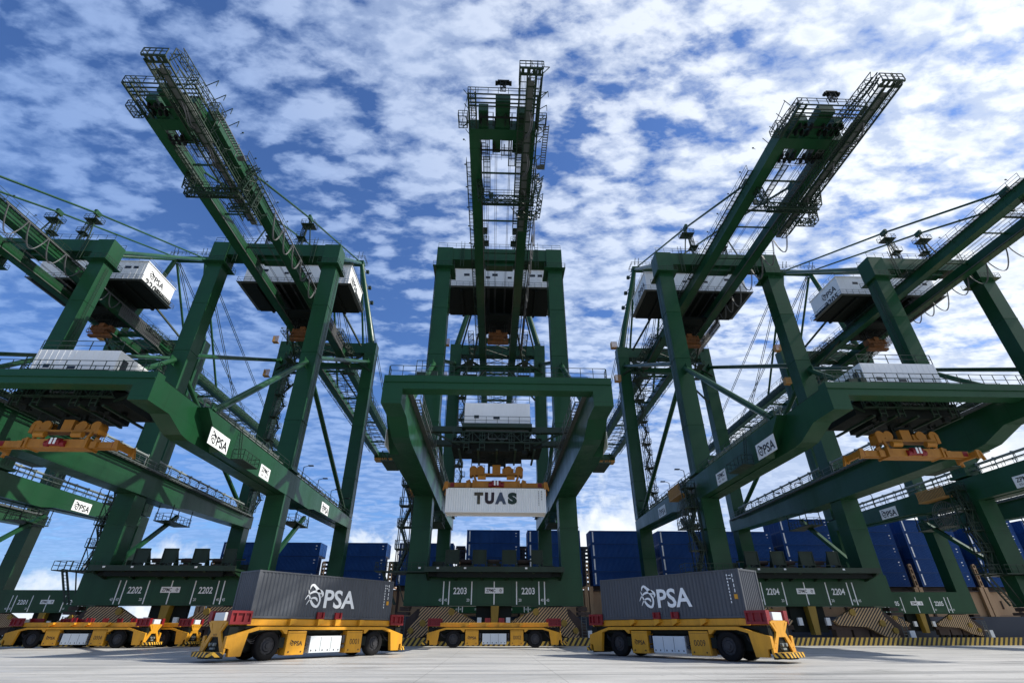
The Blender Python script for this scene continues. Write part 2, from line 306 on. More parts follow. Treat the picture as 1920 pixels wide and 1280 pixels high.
SPLIT = {'hoses': 'hose', 'number_marks': 'number_mark', 'end_outrigger': 0, 'spacing_marks': 'spacing_mark', 'girder_bracing': 0, 'knee_frame': 0, 'rope_sheave_bank': 0, 'bogie_wheels': 'wheel', 'cover_caps': 'cover_cap', 'control_box': 0, 'winch': 0, 'rear_frame': 0, 'boom_truss': 0, 'handrail': 0, 'sheaves': 'sheave', 'wheels': 'wheel', 'headlights': 'headlight',
         'side_brackets': 'side_bracket', 'wheel_arch_lining': 0, 'air_vents': 'air_vent', 'deck_girders': 'deck_girder', 'forestay': 0, 'hoist_ropes': 'hoist_rope', 'deck_labels': 'deck_label', 'corner_flipper': 0,
         'maintenance_cage': 0, 'container_guide': 0, 'trolley_frame': 0, 'hoist_machinery': 0, 'inner_walkway': 0, 'girder_walkway': 0, 'end_walkway': 0, 'cable_conduit': 0, 'house_openings': 'house_opening',
         'cable_reel_stand': 0, 'coaming_stiffeners': 'coaming_stiffener', 'service_parts': 'service_part', 'hydraulic_unit': 0, 'arm_mark': 0, 'crane_number': 0, 'service_frame': 0, 'mast_platform': 0, 'logo_lettering_': 0, 'leg_ladder': 0, 'motor_unit': 0, 'bumper_arms': 'bumper_arm', 'floor_frame': 0, 'cable_loops': 'cable_loop', 'festoon_cable': 0, 'buffer': 0, 'landing': 0, 'waterside_beam': 0}
_plain_obj = MB.obj
def _obj(s, name, m, parent=None, smooth=False, loc=None, bevel=0):
    if name not in SPLIT: return _plain_obj(s, name, m, parent, smooth, loc, bevel)
    base = SPLIT[name] or name; n = len(s.g); par = list(range(n))
    def find(a):
        while par[a] != a: par[a] = par[par[a]]; a = par[a]
        return a
    for i in range(n):
        for j in range(i):
            a, b = s.g[i], s.g[j]
            if all(a[4][k] <= b[5][k] and b[4][k] <= a[5][k] for k in range(3)): par[find(i)] = find(j)
    cl = {}
    for i in range(n): cl.setdefault(find(i), []).append(i)
    out = None
    for ids in sorted(cl.values(), key=lambda q: -sum(s.g[i][1] - s.g[i][0] for i in q)):
        mb = MB()
        for i in ids: a = s.g[i]; mb.add(s.v[a[0]:a[1]], [tuple(x - a[0] for x in f) for f in s.f[a[2]:a[3]]])
        o = _plain_obj(mb, base, m, parent, smooth, loc, bevel); out = out or o
    return out
MB.obj = _obj
def tag(o, label=None, cat=None, group=None, kind=None):
    if label: o['label'] = label
    if cat: o['category'] = cat
    if group: o['group'] = group
    if kind: o['kind'] = kind
    return o
def empty(name, loc=(0, 0, 0), rz=0.0):
    o = bpy.data.objects.new(name, None); COL.objects.link(o); o.location = loc; o.rotation_euler = (0, 0, rz); o.empty_display_size = 0.5; return o
def copy_tree(o, parent=None):
    c = o.copy(); COL.objects.link(c)
    if parent is not None: c.parent = parent
    for ch in list(o.children): copy_tree(ch, c)
    return c

# ---- lettering
_dg = bpy.context.evaluated_depsgraph_get
def text_poly(body, bold=0.0, extr=0.02):
    cu = bpy.data.curves.new('letters', 'FONT'); cu.body = body; cu.size = 1.0; cu.offset = bold; cu.resolution_u = 3
    o = bpy.data.objects.new('letters', cu); COL.objects.link(o)
    bpy.context.view_layer.update(); me = bpy.data.meshes.new_from_object(o.evaluated_get(_dg()))
    vs = [tuple(v.co) for v in me.vertices]; fs = [tuple(p.vertices) for p in me.polygons]
    bpy.data.objects.remove(o); bpy.data.curves.remove(cu); bpy.data.meshes.remove(me)
    return vs, fs
def fit(vs, w, h, cx=0, cy=0):
    x0 = min(v[0] for v in vs); x1 = max(v[0] for v in vs); y0 = min(v[1] for v in vs); y1 = max(v[1] for v in vs)
    return [((v[0] - (x0 + x1) / 2) * w / (x1 - x0) + cx, (v[1] - (y0 + y1) / 2) * h / (y1 - y0) + cy) for v in vs]
def place(vs, face, o, e=0.02):
    # face: which way the writing looks
    r = []
    for (u, v) in [(p[0], p[1]) for p in vs]:
        if face == '-y': r.append((o[0] + u, o[1] - e, o[2] + v))
        elif face == '+x': r.append((o[0] + e, o[1] + u, o[2] + v))
        elif face == '-x': r.append((o[0] - e, o[1] - u, o[2] + v))
        elif face == '+y': r.append((o[0] - u, o[1] + e, o[2] + v))
    return r
def cat_rom(pts, k=6):
    out = []; P = [pts[0]] + list(pts) + [pts[-1]]
    for i in range(1, len(P) - 2):
        for j in range(k):
            t = j / k; a, b, c, d = P[i - 1:i + 3]
            out.append(tuple(0.5 * ((2 * b[n]) + (-a[n] + c[n]) * t + (2 * a[n] - 5 * b[n] + 4 * c[n] - d[n]) * t * t + (-a[n] + 3 * b[n] - 3 * c[n] + d[n]) * t ** 3) for n in range(3)))
    out.append(tuple(pts[-1])); return out
def stroke(pts):
    s = cat_rom(pts); vs = []; fs = []
    for i, (x, y, w) in enumerate(s):
        a = s[max(0, i - 1)]; b = s[min(len(s) - 1, i + 1)]; dx, dy = b[0] - a[0], b[1] - a[1]; L = math.hypot(dx, dy) or 1
        nx, ny = -dy / L * w / 2, dx / L * w / 2; vs += [(x + nx, -(y + ny)), (x - nx, -(y - ny))]
        if i: k = 2 * i; fs.append((k - 2, k - 1, k + 1, k))
    return vs, fs
def emblem():
    V = []; F = []
    for pts in ([(360, 405, 10), (385, 310, 45), (440, 280, 62), (520, 345, 72), (590, 420, 95), (640, 460, 60), (680, 520, 18)],
                [(560, 430, 40), (640, 430, 80), (710, 480, 75), (735, 540, 48), (705, 608, 8)],
                [(268, 690, 10), (330, 580, 30), (410, 500, 48), (500, 460, 62), (580, 470, 60), (640, 560, 48), (675, 660, 46), (665, 770, 50), (625, 850, 62), (580, 860, 66), (500, 810, 72), (430, 710, 52), (375, 590, 34), (345, 480, 26), (330, 415, 8)],
                [(322, 820, 10), (385, 700, 28), (450, 645, 42), (520, 628, 58), (580, 660, 55), (610, 725, 12)]):
        v, f = stroke(pts); n = len(V); V += v; F += [tuple(i + n for i in q) for q in f]
    return V, F
EMB = emblem()
PSA_T = text_poly('PSA', 0.022)
def psa_logo(mb, w, face, o, e=0.02, stacked=False):
    # w: overall width
    we = w * 0.34; he = w * 0.345; ht = w * 0.275; wt = w * 0.635
    v = fit(EMB[0], we, he, -w / 2 + we / 2, 0); ln = len(EMB[1])
    # alternate layers a hair apart so overlapping strokes never share a plane
    pv = place(v, face, o, e); mb.add(pv, EMB[1])
    v = fit(PSA_T[0], wt, ht, w / 2 - wt / 2, -(he - ht) / 2); mb.add(place(v, face, o, e), PSA_T[1])
    return mb
_tc = {}
def text(mb, body, w, h, face, o, e=0.02, bold=0.0):
    if (body, bold) not in _tc: _tc[(body, bold)] = text_poly(body, bold)
    v, f = _tc[(body, bold)]; mb.add(place(fit(v, w, h), face, o, e), f); return mb

# ------------------------------------------------------------------ setting
g = MB(); g.add([(-2500, -600, 0), (2500, -600, 0), (2500, 115.2, 0), (-2500, 115.2, 0)], [(0, 1, 2, 3)])
tag(g.obj('ground', 'concrete'), kind='structure')
q = MB(); q.add([(-2500, 115.2, 0), (2500, 115.2, 0), (2500, 115.2, -8), (-2500, 115.2, -8)], [(0, 1, 2, 3)])
tag(q.obj('quay_wall', 'concrete'), kind='structure')
w_ = MB(); w_.add([(-9000, 115.3, -3), (9000, 115.3, -3), (9000, 14000, -3), (-9000, 14000, -3)], [(0, 1, 2, 3)])
tag(w_.obj('water', 'water'), kind='structure')

XC, Y0, S = 0.196, 75.0, 43.07
kb = MB(); kb.prism([(70.35, 0.004), (70.75, 0.004), (70.68, 0.86), (70.42, 0.86)], -95, 235)
kb = kb.obj('barrier', 'kerbstripe'); tag(kb, 'long low kerb barrier with slanting yellow and black stripes in front of the cranes', 'barrier')

# ------------------------------------------------------------------ gantry crane
LX0, LX1 = 9.35, 12.05
def build_crane():
    root = empty('gantry_crane')
    P = lambda mb, name, m, parent=root, **k: mb.obj(name, m, parent, **k)
    # sill beams (landside, waterside)
    for yy in (0.0, 35.8):
        b = MB(); b.box(-12.1, 12.1, yy, yy + 2.4, 4.45, 8.35)
        b.box(-12.1, 12.1, yy - .08, yy, 4.45, 4.6)
        sb = P(b, 'sill_beam', 'green')
        st = MB()
        for x in (-6.858, -6.096, -3.048, 0, 3.048, 6.096, 6.858): st.box(x - .07, x + .07, yy - .018, yy - .003, 4.55, 7.4)
        for x, s_ in ((-7.25, '45'), (-6.5, '40'), (-3.5, '20'), (3.5, '20'), (6.5, '40'), (7.25, '45')): text(st, s_, .38, .34, '-y', (x, yy, 5.15), .012)
        P(st, 'spacing_marks', 'ink', sb)
        pl = MB(); pl.box(-1.25, 1.25, yy - .03, yy - .019, 5.95, 6.65); plo = P(pl, 'name_plate', 'ink', sb)
        lt = MB(); text(lt, 'ZPMC', 1.25, .42, '-y', (-.45, yy - .02, 6.3), .016, .02); lt.add(place(fit(EMB[0], .42, .45), '-y', (.85, yy - .02, 6.3), .016), EMB[1]); P(lt, 'plate_lettering', 'black', plo)
    # bogies
    for yy in (0.0, 35.8):
        for sg in (-1, 1):
            b = MB()
            b.box(min(sg * 3.2, sg * 11.6), max(sg * 3.2, sg * 11.6), yy + .75, yy + 1.7, 3.3, 4.0) if False else None
            b.prism([(sg * 2.6, 2.2), (sg * 6.6, 4.1), (sg * 10.2, 4.1), (sg * 12.3, 2.2), (sg * 12.3, 1.7), (sg * 2.6, 1.7)][::1], yy + .55, yy + 1.85, 'y')
            b.box(min(sg * 7.4, sg * 9.2), max(sg * 7.4, sg * 9.2), yy + .3, yy + 2.1, 4.1, 4.45)
            for cx in (4.2, 6.6, 9.0, 11.4):
                b.box(sg * cx - 1.05, sg * cx + 1.05, yy + .7, yy + 1.7, .75, 1.7)
            bo = P(b, 'bogie', 'rust')
            w2 = MB()
            for cx in (4.2, 6.6, 9.0, 11.4):
                for dx in (-.55, .55):
                    w2.tube((sg * cx + dx, yy + .95, .42), (sg * cx + dx, yy + 1.45, .42), .40, 14)
            P(w2, 'bogie_wheels', 'dark', bo)
            h = MB()
            prof = [(sg * 2.75, 2.7), (sg * 5.9, 4.3), (sg * 9.75, 4.3), (sg * 9.9, 3.3), (sg * 11.25, 1.6), (sg * 11.25, .55), (sg * 9.2, .95), (sg * 7.2, 2.0), (sg * 3.4, 2.2)]
            h.prism(prof, yy - .06, yy + .5, 'y'); P(h, 'striped_cover', 'hazard', bo)
            d = MB()
            for (x, z, r) in ((5.6, 3.75, .42), (9.3, 2.45, .40), (10.8, 1.6, .36)): d.tube((sg * x, yy - .30, z), (sg * x, yy - .08, z), r, 12)
            P(d, 'cover_caps', 'dullyellow', bo)
            e = MB(); e.box(min(sg * 11.3, sg * 13.0), max(sg * 11.3, sg * 13.0), yy + .3, yy + 2.0, 3.4, 3.75); e.box(min(sg * 11.3, sg * 12.6), max(sg * 11.3, sg * 12.6), yy + .4, yy + 1.8, 3.9, 4.35)
            e.tube((sg * 12.0, yy + 1, 1.4), (sg * 13.3, yy + 1, 1.4), .22, 10); P(e, 'buffer', 'rust', bo)
            l = MB(); x = sg * 11.9
            l.box(x - .35, x - .28, yy - .5, yy - .42, .3, 3.2); l.box(x + .28, x + .35, yy - .5, yy - .42, .3, 3.2)
            for i in range(9): l.box(x - .28, x + .28, yy - .49, yy - .43, .5 + i * .32, .54 + i * .32)
            P(l, 'ladder', 'galv', bo)
            c = MB(); c.box(min(sg * 12.35, sg * 13.05), max(sg * 12.35, sg * 13.05), yy - .6, yy - .1, .35, 1.6); P(c, 'control_box', 'whitebox', bo)
        a = MB(); a.prism([(-.42, 4.45), (.68, 4.45), (.42, 1.1), (-.28, 1.1)], yy - .25, yy + .9, 'y'); P(a, 'anchor_post', 'dullyellow')
        a = MB()
        for x in (-1.9, 1.9): a.box(x - .28, x + .28, yy - .3, yy + .1, 2.2, 3.1)
        P(a, 'control_box', 'whitebox')
        a = MB(); a.box(-2.4, 2.4, yy + 1.0, yy + 1.7, 1.4, 4.45); P(a, 'tie_frame', 'dark')
    # legs
    for yy, top in ((0.3, 61.6), (35.8, 62.1)):
        for sg in (-1, 1):
            x0, x1 = (LX0, LX1) if sg > 0 else (-LX1, -LX0)
            b = MB(); b.box(x0, x1, yy, yy + 2.6, 8.35, 18.9 if yy < 1 else 20.3); b.box(x0, x1, yy, yy + 2.6, 22.5, top)
            for z in (14.5, 30.5, 42.8, 52.5): b.box(x0 - .06, x1 + .06, yy - .06, yy + 2.66, z, z + .12)
            if yy < 1: b.box(x0 - .35, x1 + .35, yy - .35, yy + 2.95, 22.55, 22.8)
            lg = P(b, 'leg', 'green')
            ld = MB(); lx = x1 + .25 if sg > 0 else x0 - .25
            for dz in (0, .5): ld.box(lx - .03, lx + .03, yy + .8 + dz, yy + .86 + dz, 23.2, top - 1)
            z = 23.5
            while z < top - 1.2: ld.box(lx - .02, lx + .02, yy + .86, yy + 1.3, z, z + .04); z += .6
            P(ld, 'ladder', 'dkgreen', lg)
    # portal side girders, goose-necked at the landside end
    prof = [(-32.0, 22.85), (-30.8, 22.85), (-30.8, 22.45), (38.4, 22.45), (38.4, 20.2), (13.5, 19.3), (11, 18.85), (-24.2, 18.7), (-25.6, 18.85), (-28.5, 19.95), (-32.0, 19.95)]
    for sg in (-1, 1):
        a0, a1 = (9.05, 10.93) if sg > 0 else (-10.93, -9.05)
        b = MB(); b.prism(prof, a0, a1)
        # outward widening over the landside legs
        o0, o1 = (10.93, 12.1) if sg > 0 else (-12.1, -10.93)
        b.prism([(-24.6, 22.3), (38.3, 22.3), (38.3, 20.3), (13.4, 19.4), (10.9, 18.95), (-20.0, 18.8)], o0, o1)
        gd = P(b, 'portal_girder', 'green')
        f = MB(); ix0, ix1 = (8.62, 9.05) if sg > 0 else (-9.05, -8.62)
        f.box(ix0, ix1, -30.4, 37.5, 22.35, 22.5); f.box(min(sg * 8.75, sg * 8.9), max(sg * 8.75, sg * 8.9), -30.2, 37.3, 22.5, 22.66)
        P(f, 'trolley_rail', 'galv', gd)
        f = MB(); ix0, ix1 = (8.0, 8.6) if sg > 0 else (-8.6, -8.0)
        f.grate(ix0, ix1, -27.5, 34, 22.3); f.rail([(sg * 8.0, -27.5, 22.3), (sg * 8.0, 34, 22.3)], 1.05, 2.0, .05)
        P(f, 'inner_walkway', 'galv', gd)
        r = MB(); r.rail([(sg * 10.6, -31.7, 22.85), (sg * 10.6, -30.9, 22.85)], 1.1, 1.5); r.rail([(sg * 11.95, -24, 22.45), (sg * 11.95, -.4, 22.45)], 1.1, 1.9); r.rail([(sg * 11.95, 3.4, 22.45), (sg * 11.95, 35.4, 22.45)], 1.1, 1.9)
        r.rail([(sg * 9.2, -30, 22.5), (sg * 9.2, 35, 22.5)], 1.1, 1.9, .045)
        P(r, 'handrail', 'dkgreen', gd)
        # cable tray and lamp poles on the girder
        r = MB(); r.tube((sg * 9.7, -22, 24.4), (sg * 9.7, 34, 24.4), .17, 8)
        y = -21.5
        while y < 34: r.beam((sg * 9.7, y, 22.45), (sg * 9.7, y, 24.3), .1); r.cbox((sg * 9.7, y, 24.4), (.46, .2, .46)); r.beam((sg * 9.7, y, 23.4), (sg * 10.4, y, 23.4), .08); y += 3.1
        r.box(min(sg * 10.2, sg * 10.7), max(sg * 10.2, sg * 10.7), -22, 34, 23.4, 23.48); P(r, 'cable_conduit', 'conduit', gd)
        for y in (6.5, 14.5, 22.5, 30):
            r = MB(); r.beam((sg * 11.6, y, 22.45), (sg * 11.6, y, 24.7), .09); r.beam((sg * 11.6, y, 24.7), (sg * 12.4, y, 24.95), .08); r.box(min(sg * 12.3, sg * 13.1), max(sg * 12.3, sg * 13.1), y - .2, y + .2, 24.85, 25.0); P(r, 'floodlight', 'dark', gd)
        # outer name boards
        fc = '+x' if sg > 0 else '-x'; xf = sg * 12.1; xg = sg * 10.93
        for (y0, z0, z1) in ((-22.9, 18.95, 20.75), (16.9, 19.75, 21.5)):
            xx = xf
            bp = MB(); bp.box(min(xx, xx + sg * .05), max(xx, xx + sg * .05), y0, y0 + 4.3, z0, z1); bo = P(bp, 'logo_board', 'ink', gd)
            bl = MB(); psa_logo(bl, 3.9, fc, (xx + sg * .05, y0 + 2.15, (z0 + z1) / 2), .015); P(bl, 'logo', 'black', bo)
        bp = MB(); bp.box(min(xf, xf + sg * .05), max(xf, xf + sg * .05), -9.5, -6.4, 19.0, 20.6); bo = P(bp, 'name_plate', 'ink', gd)
        bl = MB(); text(bl, 'ZPMC', 2.3, .62, fc, (xf + sg * .05, -7.95, 20.05), .015, .02); text(bl, '65t - 35m', 1.9, .3, fc, (xf + sg * .05, -7.95, 19.4), .015); P(bl, 'plate_lettering', 'black', bo)
        # outer service balcony hung on the girder
        bx = MB(); bx.box(min(sg * 12.15, sg * 13.6), max(sg * 12.15, sg * 13.6), -17.4, -13.2, 18.8, 18.9)
        bx.rail([(sg * 12.2, -17.4, 18.9), (sg * 13.55, -17.4, 18.9), (sg * 13.55, -13.2, 18.9), (sg * 12.2, -13.2, 18.9)], 1.1, 1.1)
        for y in (-17.2, -16.6): bx.beam((sg * 12.9, y, 18.9), (sg * 12.3, y, 22.4), .07)
        for i in range(9): bx.beam((sg * (12.9 - i * .07), -17.2, 19.2 + i * .36), (sg * (12.9 - i * .07), -16.6, 19.2 + i * .36), .05)
        P(bx, 'service_balcony', 'dkgreen', gd)
        # balcony under the girder at the leg
        bx = MB(); bx.box(min(sg * 8.6, sg * 11.2), max(sg * 8.6, sg * 11.2), 9.0, 15.0, 16.6, 16.72); bx.rail([(sg * 8.7, 9, 16.72), (sg * 8.7, 15, 16.72), (sg * 11.1, 15, 16.72), (sg * 11.1, 9, 16.72), (sg * 8.7, 9, 16.72)], 1.1, 1.0)
        for y in (9.2, 14.8):
            for x in (8.75, 11.05): bx.beam((sg * x, y, 16.6), (sg * x, y, 19.2), .1)
        P(bx, 'hanging_balcony', 'dkgreen', gd)
        k = MB(); k.beam((sg * 10.6, 2.6, 9.2), (sg * 10.6, 14.0, 18.2), .55, .55); P(k, 'knee_brace', 'green')
        # K bracing of the upper side frame
        for p, q_, r_ in (((sg * 10.9, -.2, 40.6), (sg * 10.9, -21.7, 22.9), .42), ((sg * 10.8, 2.8, 39.8), (sg * 10.8, 35.7, 23.6), .42), ((sg * 10.8, 2.8, 43.0), (sg * 10.8, 35.9, 59.6), .42)):
            t = MB(); t.tube(p, q_, r_, 12)
            for a_, b_ in ((p, q_), (q_, p)):
                va = Vector(a_); vb = Vector(b_); dd = (vb - va).normalized(); t.cbox(va + dd * .5, (.16, 1.5, 1.5))
            P(t, 'brace', 'green', smooth=False)
        # A-frame
        t = MB(); t.tube((sg * 10.7, 37, 64.9), (sg * 4.2, 36.2, 91), .75, 14, .6); P(t, 'mast_leg', 'green')
        t = MB(); t.tube((sg * 11.0, 2.6, 65.5), (sg * 4.1, 35.8, 90.8), .45, 12); r = MB(); P(t, 'mast_strut', 'green')
        t = MB(); t.tube((sg * 4.0, 36.8, 90.2), (sg * 3.9, 60, 62.8), .3, 10); P(t, 'mast_strut', 'green')
        # backstays and forestays
        t = MB(); t.tube((sg * 3.8, 35.6, 91.2), (sg * 3.8, 2.2, 75.2), .2, 10); t.tube((sg * 3.8, 2.2, 75.2), (sg * 3.8, -20.2, 63.6), .2, 10)
        t.cbox((sg * 3.8, 2.2, 75.2), (.5, 1.4, 1.0)); t.cbox((sg * 3.8, -20.2, 63.3), (.4, 1.6, 1.6)); P(t, 'backstay', 'green')
        t = MB()
        for ye in (72, 108):
            for dx in (-.25, .25): t.tube((sg * 3.9 + dx, 36.8, 91), (sg * 3.9 + dx, ye, 63), .10, 6)
        P(t, 'forestay', 'dkgreen')
        # stay rest mast on the portal beam
        t = MB(); t.beam((sg * 3.4, 1.8, 66.6), (sg * 3.8, 2.2, 74.6), .22)
        t.beam((sg * 5.6, 1.5, 66.6), (sg * 3.9, 2.2, 74.4), .2); t.box(min(sg * 2.6, sg * 5.2), max(sg * 2.6, sg * 5.2), 1.2, 3.2, 73.0, 73.1)
        t.rail([(sg * 2.6, 1.2, 73.1), (sg * 5.2, 1.2, 73.1), (sg * 5.2, 3.2, 73.1), (sg * 2.6, 3.2, 73.1), (sg * 2.6, 1.2, 73.1)], 1.0, 1.0)
        t.lattice((sg * 2.9, 2.4, 66.6), (sg * 3.1, 2.4, 73), .7, .7, 7, .09); t.box(min(sg * 2.2, sg * 3.9), max(sg * 2.2, sg * 3.9), 1.5, 3.2, 69.8, 69.88); t.rail([(sg * 2.2, 1.5, 69.88), (sg * 3.9, 1.5, 69.88)], 1.0, .8)
        P(t, 'stay_rest_mast', 'dkgreen')
    # front cross beam of the portal (with lip)
    b = MB(); b.box(-9.05, 9.05, -32.0, -30.6, 21.45, 22.87); b.box(-10.9, 10.9, -32.14, -32.0, 22.12, 22.2); b.box(-9.05, 9.05, -30.6, -29.9, 22.5, 22.7)
    fb = P(b, 'front_beam', 'green')
    r = MB(); r.rail([(-10.5, -31.8, 22.88), (10.5, -31.8, 22.88)], 1.1, 1.25, .05); r.rail([(-9.0, -30.2, 22.71), (9.0, -30.2, 22.71)], 1.1, 1.8, .04); P(r, 'handrail', 'dkgreen', fb)
    r = MB(); r.rail([(-8.1, -31.2, 22.88), (-7.0, -31.2, 22.88)], 2.0, .5, .05); r.box(-8.0, -7.1, -31.5, -30.9, 22.88, 23.5); r.box(-6.6, -6.0, -31.3, -30.9, 22.88, 23.7); P(r, 'cable_reel_stand', 'dkgreen', fb)
    # waterside lower cross beam
    # upper portal (landside) beam with leg heads
    b = MB(); b.box(-9.1, 9.1, .2, 3.0, 63.7, 66.5)
    b.prism([(-3.0, 63.7), (3.0, 63.7), (2.6, 62.9), (-2.6, 62.9)], .9, 2.6, 'y')
    ub = P(b, 'portal_beam', 'green')
    for sg in (-1, 1):
        b = MB(); x0, x1 = (9.1, 12.15) if sg > 0 else (-12.15, -9.1); b.box(x0, x1, -.02, 3.2, 61.6, 66.52); b.box(x0 - .5, x1 + .5, -.7, 3.9, 61.52, 61.6)
        hd = P(b, 'leg_head', 'green')
        r = MB(); r.rail([(x0 - .45, -.65, 61.6), (x1 + .45, -.65, 61.6), (x1 + .45, 3.85, 61.6), (x0 - .45, 3.85, 61.6)], 1.0, .9, .05)
        for i in range(11): r.box(sg * 7.2 - .3, sg * 7.2 + .3, -.12, -.06, 62.5 + i * .42, 62.55 + i * .42)
        r.box(sg * 7.2 - .34, sg * 7.2 - .28, -.14, -.04, 61.8, 68); r.box(sg * 7.2 + .28, sg * 7.2 + .34, -.14, -.04, 61.8, 68)
        P(r, 'handrail', 'dkgreen', hd)
    r = MB(); r.rail([(-12, .1, 66.52), (12, .1, 66.52)], 1.1, 1.7, .05); r.rail([(-12, 3.1, 66.52), (12, 3.1, 66.52)], 1.1, 1.7, .05); P(r, 'handrail', 'dkgreen', ub)
    b = MB(); b.box(-9.35, 9.35, 36.0, 38.2, 62.2, 65.0); b.box(-12.1, -9.35, 35.78, 38.42, 62.1, 65.1); b.box(9.35, 12.1, 35.78, 38.42, 62.1, 65.1)
    wb = P(b, 'waterside_beam', 'green')
    r = MB(); r.rail([(-12, 35.9, 65.1), (12, 35.9, 65.1)], 1.1, 1.8, .05)
    for sg in (-1, 1): r.beam((sg * 11.5, 35.6, 57), (sg * 4.6, 35.6, 62), .3)
    P(r, 'handrail', 'dkgreen', wb)
    # apex
    b = MB(); b.box(-4.9, 4.9, 35.4, 37.2, 90.7, 91.6); ap = P(b, 'mast_head', 'green')
    r = MB(); r.rail([(-5.2, 34.8, 91.6), (5.2, 34.8, 91.6), (5.2, 38, 91.6), (-5.2, 38, 91.6), (-5.2, 34.8, 91.6)], 1.1, 1.0, .07)
    for x in (-4.4, -3.4, 3.4, 4.4): r.beam((x, 35, 91.6), (x + .3, 34.2, 93.6), .12); r.beam((x, 37, 91.6), (x, 39.4, 92.6), .14)
    for z, l in ((88.5, 2.2), (83, 2.0), (78, 1.8)):
        for sg in (-1, 1): x = sg * (4.2 + (91 - z) * .25); r.beam((x, 36.3, z), (x + sg * 1.1, 37.4, z + .2), .18); r.box(x + sg * 1.1 - .4, x + sg * 1.1 + .4, 37.0, 37.8, z + .1, z + .9); r.beam((x, 36.3, z + 1.6), (x + sg * 1.1, 37.4, z + .4), .12)
    P(r, 'mast_platform', 'dkgreen', ap)
    # twin main girders: long boom over the ship, backreach over the apron
    for sg in (-1, 1):
        x0, x1 = (3.08, 4.56) if sg > 0 else (-4.56, -3.08)
        b = MB(); b.box(x0, x1, -31.2, 118, 60.6, 62.55)
        b.box(min(sg * 3.0, sg * 3.08), max(sg * 3.0, sg * 3.08), -29, 117, 60.55, 60.7)
        y = -28
        while y < 116: b.box(x0 - .03, x1 + .03, y, y + .1, 60.57, 62.58); y += 8
        gd = P(b, 'main_girder', 'green')
        rl = MB(); rl.box(min(sg * 2.86, sg * 3.0), max(sg * 2.86, sg * 3.0), -29, 117, 60.66, 60.8); P(rl, 'trolley_rail', 'galv', gd)
        wk = MB(); ox0, ox1 = (4.56, 5.35) if sg > 0 else (-5.35, -4.56)
        wk.grate(ox0, ox1, -24, 34, 62.5); wk.rail([(sg * 5.32, -24, 62.5), (sg * 5.32, 34, 62.5)], 1.1, 2.0, .05)
        wk.rail([(sg * 5.32, 34, 62.5), (sg * 5.32, 117, 62.5)], 1.1, 3.0, .06); wk.rail([(sg * 3.2, -31, 62.55), (sg * 3.2, 0, 62.55)], 1.1, 2.0, .05)
        y = -22
        while y < 34: wk.beam((sg * 4.5, y, 61.6), (sg * 5.3, y, 62.4), .07); y += 4
        y = -27
        while y < 0: wk.beam((sg * 5.3, y, 63.5), (sg * 5.6, y, 63.8), .05); wk.box(sg * 5.6 - .12, sg * 5.6 + .12, y - .08, y + .08, 63.7, 63.85); y += 4.5
        P(wk, 'girder_walkway', 'dkgreen', gd)
    for y, z, w in ((-22.6, 61.9, .22), (-12.4, 61.9, .22), (-4, 62.0, .3), (28, 61.8, 1.0), (46, 61.8, .5), (64, 61.8, .5), (84, 61.8, .5), (104, 61.8, .5)):
        b = MB(); b.box(-3.08, 3.08, y - w / 2, y + w / 2, z - w / 2, z + w / 2); P(b, 'cross_tie', 'green')
    b = MB(); y = 24.5
    while y < 110:
        b.beam((-3.08, y, 61.9), (3.08, y + 4, 61.9), .12); b.beam((3.08, y, 61.9), (-3.08, y + 4, 61.9), .12); b.box(-3.08, 3.08, y - .08, y + .08, 62.1, 62.3); y += 4
    P(b, 'girder_bracing', 'dkgreen')
    b = MB(); b.box(-9.35, 9.35, 36.4, 37.8, 58.3, 59.5); P(b, 'lower_waterside_beam', 'green')
    for sg in (-1, 1):
        b = MB(); b.beam((sg * 9.0, 37, 62.2), (sg * 4.6, 37, 59.5), .5); b.beam((sg * 9.3, 36.3, 50), (sg * 3.0, 36.6, 58.3), .35)
        b.rail([(sg * 3.5, 35.9, 59.5), (sg * 9.2, 35.9, 59.5)], 1.1, 1.0, .08); b.box(min(sg * 5, sg * 8), max(sg * 5, sg * 8), 34.8, 36.2, 56.0, 56.1); b.rail([(sg * 5, 34.8, 56.1), (sg * 8, 34.8, 56.1)], 1.1, .8, .08); P(b, 'knee_frame', 'dkgreen')
    # backreach end: end beam, rope sheave frame
    b = MB(); b.box(-3.08, 3.08, -31.2, -29.5, 60.62, 62.5); b.box(-3.2, -1.9, -33.8, -31.2, 60.9, 62.3); b.box(-.95, 1.0, -35.2, -31.2, 60.9, 62.4); b.box(1.9, 3.1, -33.6, -31.2, 60.9, 62.3)
    b.box(-1.35, -.2, -29.5, -27.2, 60.9, 62.3); b.box(1.5, 2.9, -29.5, -27.2, 60.9, 62.3); eb = P(b, 'end_beam', 'green')
    b = MB()
    for y in (-36.2, -35.6, -35.0, -34.5): b.box(-4.4, 4.6, y - .07, y + .07, 60.7, 60.85)
    b.box(-4.55, -4.3, -36.3, -31.0, 60.6, 60.95); b.box(-3.6, -3.4, -36.3, -31.2, 60.6, 60.85); b.box(4.4, 4.6, -36.3, -31.2, 60.6, 60.85)
    for i in range(12):
        y = -35.9 + i * .4; b.box(-4.3, -3.6, y, y + .05, 60.7, 60.76)
    b.rail([(-4.5, -36.3, 60.9), (4.6, -36.3, 60.9)], 1.1, 1.4, .07); b.rail([(-4.5, -36.3, 60.9), (-4.5, -31.2, 60.9)], 1.1, 1.3, .07)
    for x in (-1.6, 1.35):
        for i in range(5): b.box(x - .45, x + .45, -34.2 + i * .6, -34.14 + i * .6, 60.85, 60.9)
    P(b, 'end_frame', 'dkgreen', eb)
    b = MB()
